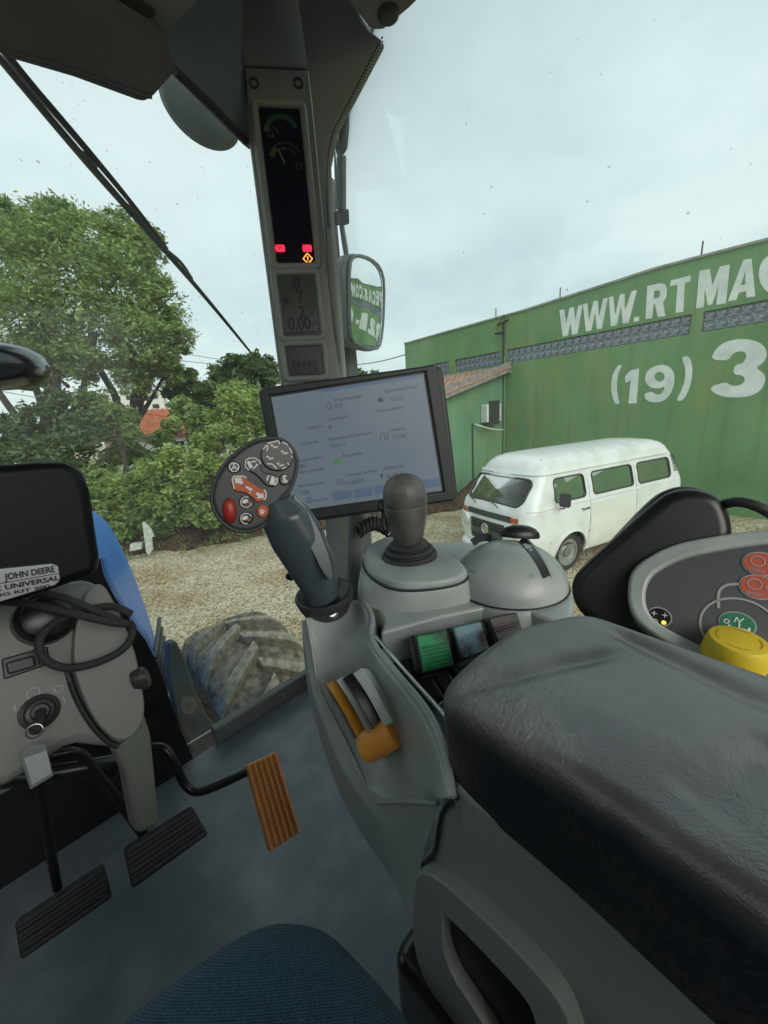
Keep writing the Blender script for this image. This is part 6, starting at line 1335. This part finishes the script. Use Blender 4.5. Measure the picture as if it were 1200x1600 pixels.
for a in (('Velocidade/Rot.', 522, 628, 6), ('0.0', 524, 638, 8), ('Combustível atual', 601, 614, 6), ('217.6', 610, 627, 8), ('Orientação', 512, 658, 6), ('K', 514, 671, 8), ('Área trabalho', 589, 645, 6), ('Assistente de Operação', 513, 689, 6), ('Solo 1', 518, 700, 8), ('Distância', 609, 675, 6), ('7.220', 614, 687, 8), ('Área limite', 535, 715, 6), ('Controle da Área', 540, 745, 6), ('Ligado', 543, 757, 9), ('GUINADA', 600, 735, 6), ('N D A', 604, 748, 9), ('Trabalho', 478, 672, 6), ('Economia', 470, 696, 6), ('Largura barra', 467, 722, 6), ('00', 469, 732, 8), ('Área trabalho', 468, 740, 6), ('Nível de umid.', 467, 762, 6), ('106', 470, 774, 9), ('Economia', 490, 784, 5)): flat('screen_text', [stx(*a)], M_sink, mon)
flat('screen_line', [line_band(so_, [st_(*a), st_(*b)], .0012, wS-.0004) for a, b in (((500, 612), (528, 787)), ((505, 650), (600, 636)), ((512, 676), (655, 655)), ((518, 704), (600, 693)), ((460, 680), (508, 672)), ((466, 730), (516, 722)), ((540, 722), (548, 721)))], M_slin, mon)
for q in (((499, 614), (660, 589), (659, 584.5), (498, 609)), ((519, 769), (549, 765), (551, 778), (521, 783)), ((552, 765), (581, 761), (583, 774), (554, 778)), ((584, 760), (612, 756), (614, 769), (586, 773)), ((645, 752), (686, 746), (688, 760), (647, 766)), ((478, 777), (487, 776), (488, 786), (479, 787))): flat('screen_bar', [polyd(so_, [st_(*p) for p in q], wS-.0006)], M_sbar, mon)
for p_ in (arc_band(so_, *st_(514, 635), .0045, .0062, 0, 360, wS), line_band(so_, [st_(594, 688), st_(595, 678), st_(600, 677), st_(602, 687), st_(606, 686), st_(605, 674)], .0016, wS), polyd(so_, [st_(590, 622), st_(598, 621), st_(599, 628), st_(591, 629)], wS), polyd(so_, [st_(593, 741), st_(599, 740), st_(597, 749)], wS)): flat('screen_symbol', [p_], M_sink, mon)
flat('screen_symbol', [polyd(so_, ell(*st_(527, 721), .008, .007, 12), wS)], M_sgrn, mon)
for i in range(4): flat('screen_symbol', [line_band(so_, [st_(524+4*i, 748), st_(530+4*i, 758)], .001, wS)], M_sink, mon)
pslab('mount_plate', MO, [(530, 740), (600, 735), (600, 790), (540, 800)], .03, M_black, mon, w0=-.047, bevel=.004)
tube('mount_arm', [MO.tw(560, 770, -.07), MO.tw(556, 840, -.10), MO.tw(552, 960, -.10)], .020, M_frame, mon, seg=14, smooth=1)
cp0 = MO.tw(585, 815, -.03); pts = []
for i in range(70):
    t_ = i/69; c = MO.tw(560+50*t_, 838-14*math.sin(t_*3.1), -.04); a = t_*2*math.pi*9; pts.append(c + MO.x*.006*math.cos(a) + CU*.014*math.sin(a) + MO.z*.014*math.cos(a))
o = tube('coiled_cable', pts, .0042, M_rub, seg=6, smooth=0); tag(o, 'black coiled cable hanging below the touchscreen', 'cable')

# ================================================================ MULTI-FUNCTION LEVER
ZP = lambda x, y: (320+x/7.5, 670+y/7.5)
PD = facing(395, 760, .50, ZP(345, 450), ZP(935, 420))
pod = thing('button_pod_lever', 'curved dark control lever topped by a kidney shaped button pod', 'control lever', ad_(508, 950, .56))
pol = [ZP(*p) for p in ((700, 110), (870, 105), (990, 170), (1070, 290), (1092, 400), (1065, 560), (1010, 720), (900, 840), (800, 960), (740, 1110), (600, 1185), (450, 1215), (300, 1180), (150, 1050), (80, 900), (70, 750), (130, 560), (260, 370), (420, 230), (560, 150))]
pslab('pod', PD, pol, .026, M_pod, pod, bevel=.006, seg=5, rnd=1)
tube('pod_rim', [PD.p(*q, -.004) for q in chaikin([PD.t(*p) for p in pol], 1)], .0024, M_pod, pod, closed=True, seg=8, smooth=0)
kp = .50/600/7.5
pz = lambda x, y: PD.t(*ZP(x, y))
def btn(name, uv, m, h=.004): return slab(name, PD, uv, .006, m, pod, w0=h, bevel=.0016, seg=3)
WB = .0046
b1 = btn('button', ell(*pz(850, 320), 190*kp, 178*kp, 40), M_black)
flat('button_symbol', [line_band(PD, [pz(*p) for p in q], .0016, WB) for q in (((680, 245), (720, 200), (735, 195), (735, 245), (722, 262)), ((735, 175), (850, 145), (870, 150)), ((865, 155), (875, 185)), ((905, 158), (950, 180), (975, 200)), ((985, 220), (1015, 270), (1020, 290)), ((725, 412), (790, 415), (815, 440), (840, 470)), ((905, 470), (950, 450)), ((1015, 320), (1022, 345)), ((965, 400), (985, 425)))] + [p_ for x, y in ((815, 210), (935, 280), (765, 342), (885, 420)) for p_ in (polyd(PD, [pz(x-50, y-10), pz(x-25, y-30), pz(x-25, y-14), pz(x-5, y-8), pz(x-5, y), pz(x-30, y+2)], WB), polyd(PD, ell(*pz(x+12, y+10), 32*kp, 9*kp, 12, .2), WB))], M_white, b1)
b2 = btn('button', ell(*pz(345, 450), 74*kp, 66*kp, 28), M_black); c = pz(345, 452)
flat('button_symbol', [arc_band(PD, *c, 44*kp, 56*kp, 0, 360, WB), arc_band(PD, *c, 0, 18*kp, 0, 360, WB)] + [line_band(PD, [c, (c[0]+46*kp*math.cos(a), c[1]+46*kp*math.sin(a))], .0016, WB) for a in (1.57, 3.67, 5.76)], M_white, b2)
b3 = btn('button', chaikin([pz(*p) for p in ((465, 400), (500, 345), (570, 330), (630, 355), (662, 420), (655, 470), (700, 520), (780, 520), (850, 560), (862, 620), (830, 680), (740, 680), (690, 640), (640, 580), (570, 520), (500, 495))], 1), M_black)
flat('button_symbol', [line_band(PD, [pz(515, 490), pz(475, 440), pz(480, 375), pz(520, 345), pz(590, 345), pz(640, 380), pz(655, 415)], .0013, WB), line_band(PD, [pz(510, 385), pz(545, 460)], .0042, WB), line_band(PD, [pz(565, 475), pz(620, 415)], .0016, WB), line_band(PD, [pz(545, 395), pz(575, 378), pz(602, 395)], .0016, WB), line_band(PD, [pz(800, 560), pz(775, 650)], .0042, WB), line_band(PD, [pz(730, 610), pz(735, 570), pz(755, 550)], .002, WB), line_band(PD, [pz(845, 575), pz(848, 620), pz(815, 660)], .002, WB), line_band(PD, [pz(825, 580), pz(800, 655)], .0015, WB)], M_white, b3)
b4 = btn('button', ell(*pz(935, 597), 68*kp, 68*kp, 26), M_black)
flat('button_symbol', [line_band(PD, [pz(955, 555), pz(925, 550), pz(912, 570), pz(935, 585), pz(940, 610)], .0022, WB), line_band(PD, [pz(905, 620), pz(965, 615)], .003, WB), line_band(PD, [pz(925, 590), pz(922, 635)], .0025, WB)], M_white, b4)
b5 = btn('button', [pz(*p) for p in ((312, 590), (325, 558), (345, 548), (455, 548), (490, 590), (560, 640), (640, 690), (695, 705), (722, 740), (722, 800), (700, 840), (610, 862), (565, 815), (480, 750), (370, 735), (345, 700))], M_obtn, .0045)
flat('button_symbol', [polyd(PD, [pz(*p) for p in q], WB+.0006) for q in (((345, 575), (430, 575), (432, 605), (455, 630), (430, 655), (405, 640), (365, 640)), ((690, 810), (605, 815), (625, 790), (592, 762), (620, 740), (650, 765), (680, 750)), ((470, 685), (490, 668), (562, 705), (540, 730)), ((515, 735), (540, 748), (525, 760)))] + [line_band(PD, [pz(490, 580), pz(460, 556), pz(340, 558), pz(322, 590), pz(350, 705)], .0015, WB+.0003), line_band(PD, [pz(695, 712), pz(716, 745), pz(714, 810), pz(690, 835)], .0015, WB+.0003)], M_white, b5)
lathe('button', PD, [(1, -.002), (1, .002), (.94, .0042), (.75, .0062), (.4, .0075), (.01, .008)], M_red, pod, *pz(293, 957), seg=36, su=77*kp, sv=147*kp) if False else None
V = []; 
rb = [(1, -.002), (1, .002), (.94, .0042), (.75, .0062), (.4, .0075), (.01, .008)]; cR = pz(293, 957)
V, Fc = lathe_data(PD, rb, cR[0], cR[1], 40, 77*kp, 147*kp); mk('button', V, Fc, M_red, pod)
for y, tint in ((857, 0), (1050, 1)):
    b6 = btn('button', ell(*pz(487, y), 82*kp, 66*kp, 28, -.5 if y < 900 else .45), M_black)
    c = pz(487, y); flat('button_symbol', [arc_band(PD, *c, 56*kp, 66*kp, 60 if y < 900 else 20, 340 if y < 900 else 280, WB), polyd(PD, ell(c[0]-12*kp, c[1]+10*kp, 36*kp, 24*kp, 16, .3), WB)], M_white, b6)
    flat('button_symbol', [polyd(PD, ell(c[0]+32*kp, c[1]-14*kp, 22*kp, 18*kp, 14, .3), WB+.0003)], M_obtn, b6)
b7 = btn('button', chaikin([pz(*p) for p in ((610, 930), (640, 895), (700, 890), (742, 930), (745, 985), (715, 1035), (650, 1045), (612, 1000))], 2), M_obtn, .0045)
flat('button_symbol', [line_band(PD, [pz(655, 945), pz(700, 962), pz(660, 1000), pz(655, 945)], .0018, WB+.0006)], M_white, b7)
# handle
hd_ = [(505, 935, .575), (500, 915, .57), (486, 880, .56), (465, 840, .545), (445, 805, .53), (432, 780, .522)]
hp3 = [ad_(x, y, d) for x, y, d in hd_]
def handle():
    V = []; seg = 28; rad = [25, 29, 37, 42, 38, 22]; nn = 36; xs = np.linspace(0, 1, len(hp3)); Fc = []
    for i in range(nn):
        t_ = i/(nn-1); p = Vector([float(np.interp(t_, xs, [q[k] for q in hp3])) for k in range(3)]); d = float(np.interp(t_, xs, [q[2] for q in hd_])); r = float(np.interp(t_, xs, rad))*d/600
        ax = (hp3[-1]-hp3[0]).normalized(); sx_ = ax.cross(-FW).normalized(); sy_ = sx_.cross(ax).normalized()
        for k in range(seg):
            a = 2*math.pi*k/seg; rr = r*(1 + .10*max(0, math.cos(a-1.0))**6); V.append(p + sx_*rr*math.cos(a) + sy_*rr*.85*math.sin(a))
    for i in range(nn-1):
        for k in range(seg): Fc.append([i*seg+k, i*seg+(k+1) % seg, (i+1)*seg+(k+1) % seg, (i+1)*seg+k])
    Fc += [list(range(seg)), [(nn-1)*seg+k for k in range(seg)]]
    o = mk('handle', V, Fc, M_handle, pod, ang=60); return o
handle()
LFm = facing(488, 838, .520); pslab('handle_highlight', LFm, chaikin([(455, 765), (474, 786), (498, 826), (516, 874), (521, 908), (508, 902), (486, 858), (464, 806)], 2), .022, mat('highlight_plastic', (.10, .125, .135), .22, var=.06), pod, bevel=.006, seg=4)  # leaf facet given a paler colour for the handle's highlight
ax_d = (hp3[1]-hp3[0]).normalized(); CF_ = Fr(ad_(511, 950, .585), Vector((-.12, -.05, 1)), (1, 0, 0)); kc_ = .585/600
lathe('collar', CF_, [(0, -26*kc_), (26*kc_, -24*kc_), (33*kc_, -6*kc_), (42*kc_, 14*kc_), (45*kc_, 26*kc_), (44*kc_, 29*kc_), (40*kc_, 29*kc_), (34*kc_, 20*kc_), (28*kc_, 16*kc_), (0, 16*kc_)], M_dark, pod, seg=44)
lathe('collar_bolt', Fr(ad_(519, 957, .55), -ray(519, 957)), [(.010, -.004), (.010, .002), (.006, .005), (0, .005)], M_metal, pod, seg=20)
tube('release_trigger', [ad_(462, 890, .58), ad_(452, 897, .58), ad_(449, 902, .585), ad_(458, 904, .585)], .004, M_black, pod, seg=8)
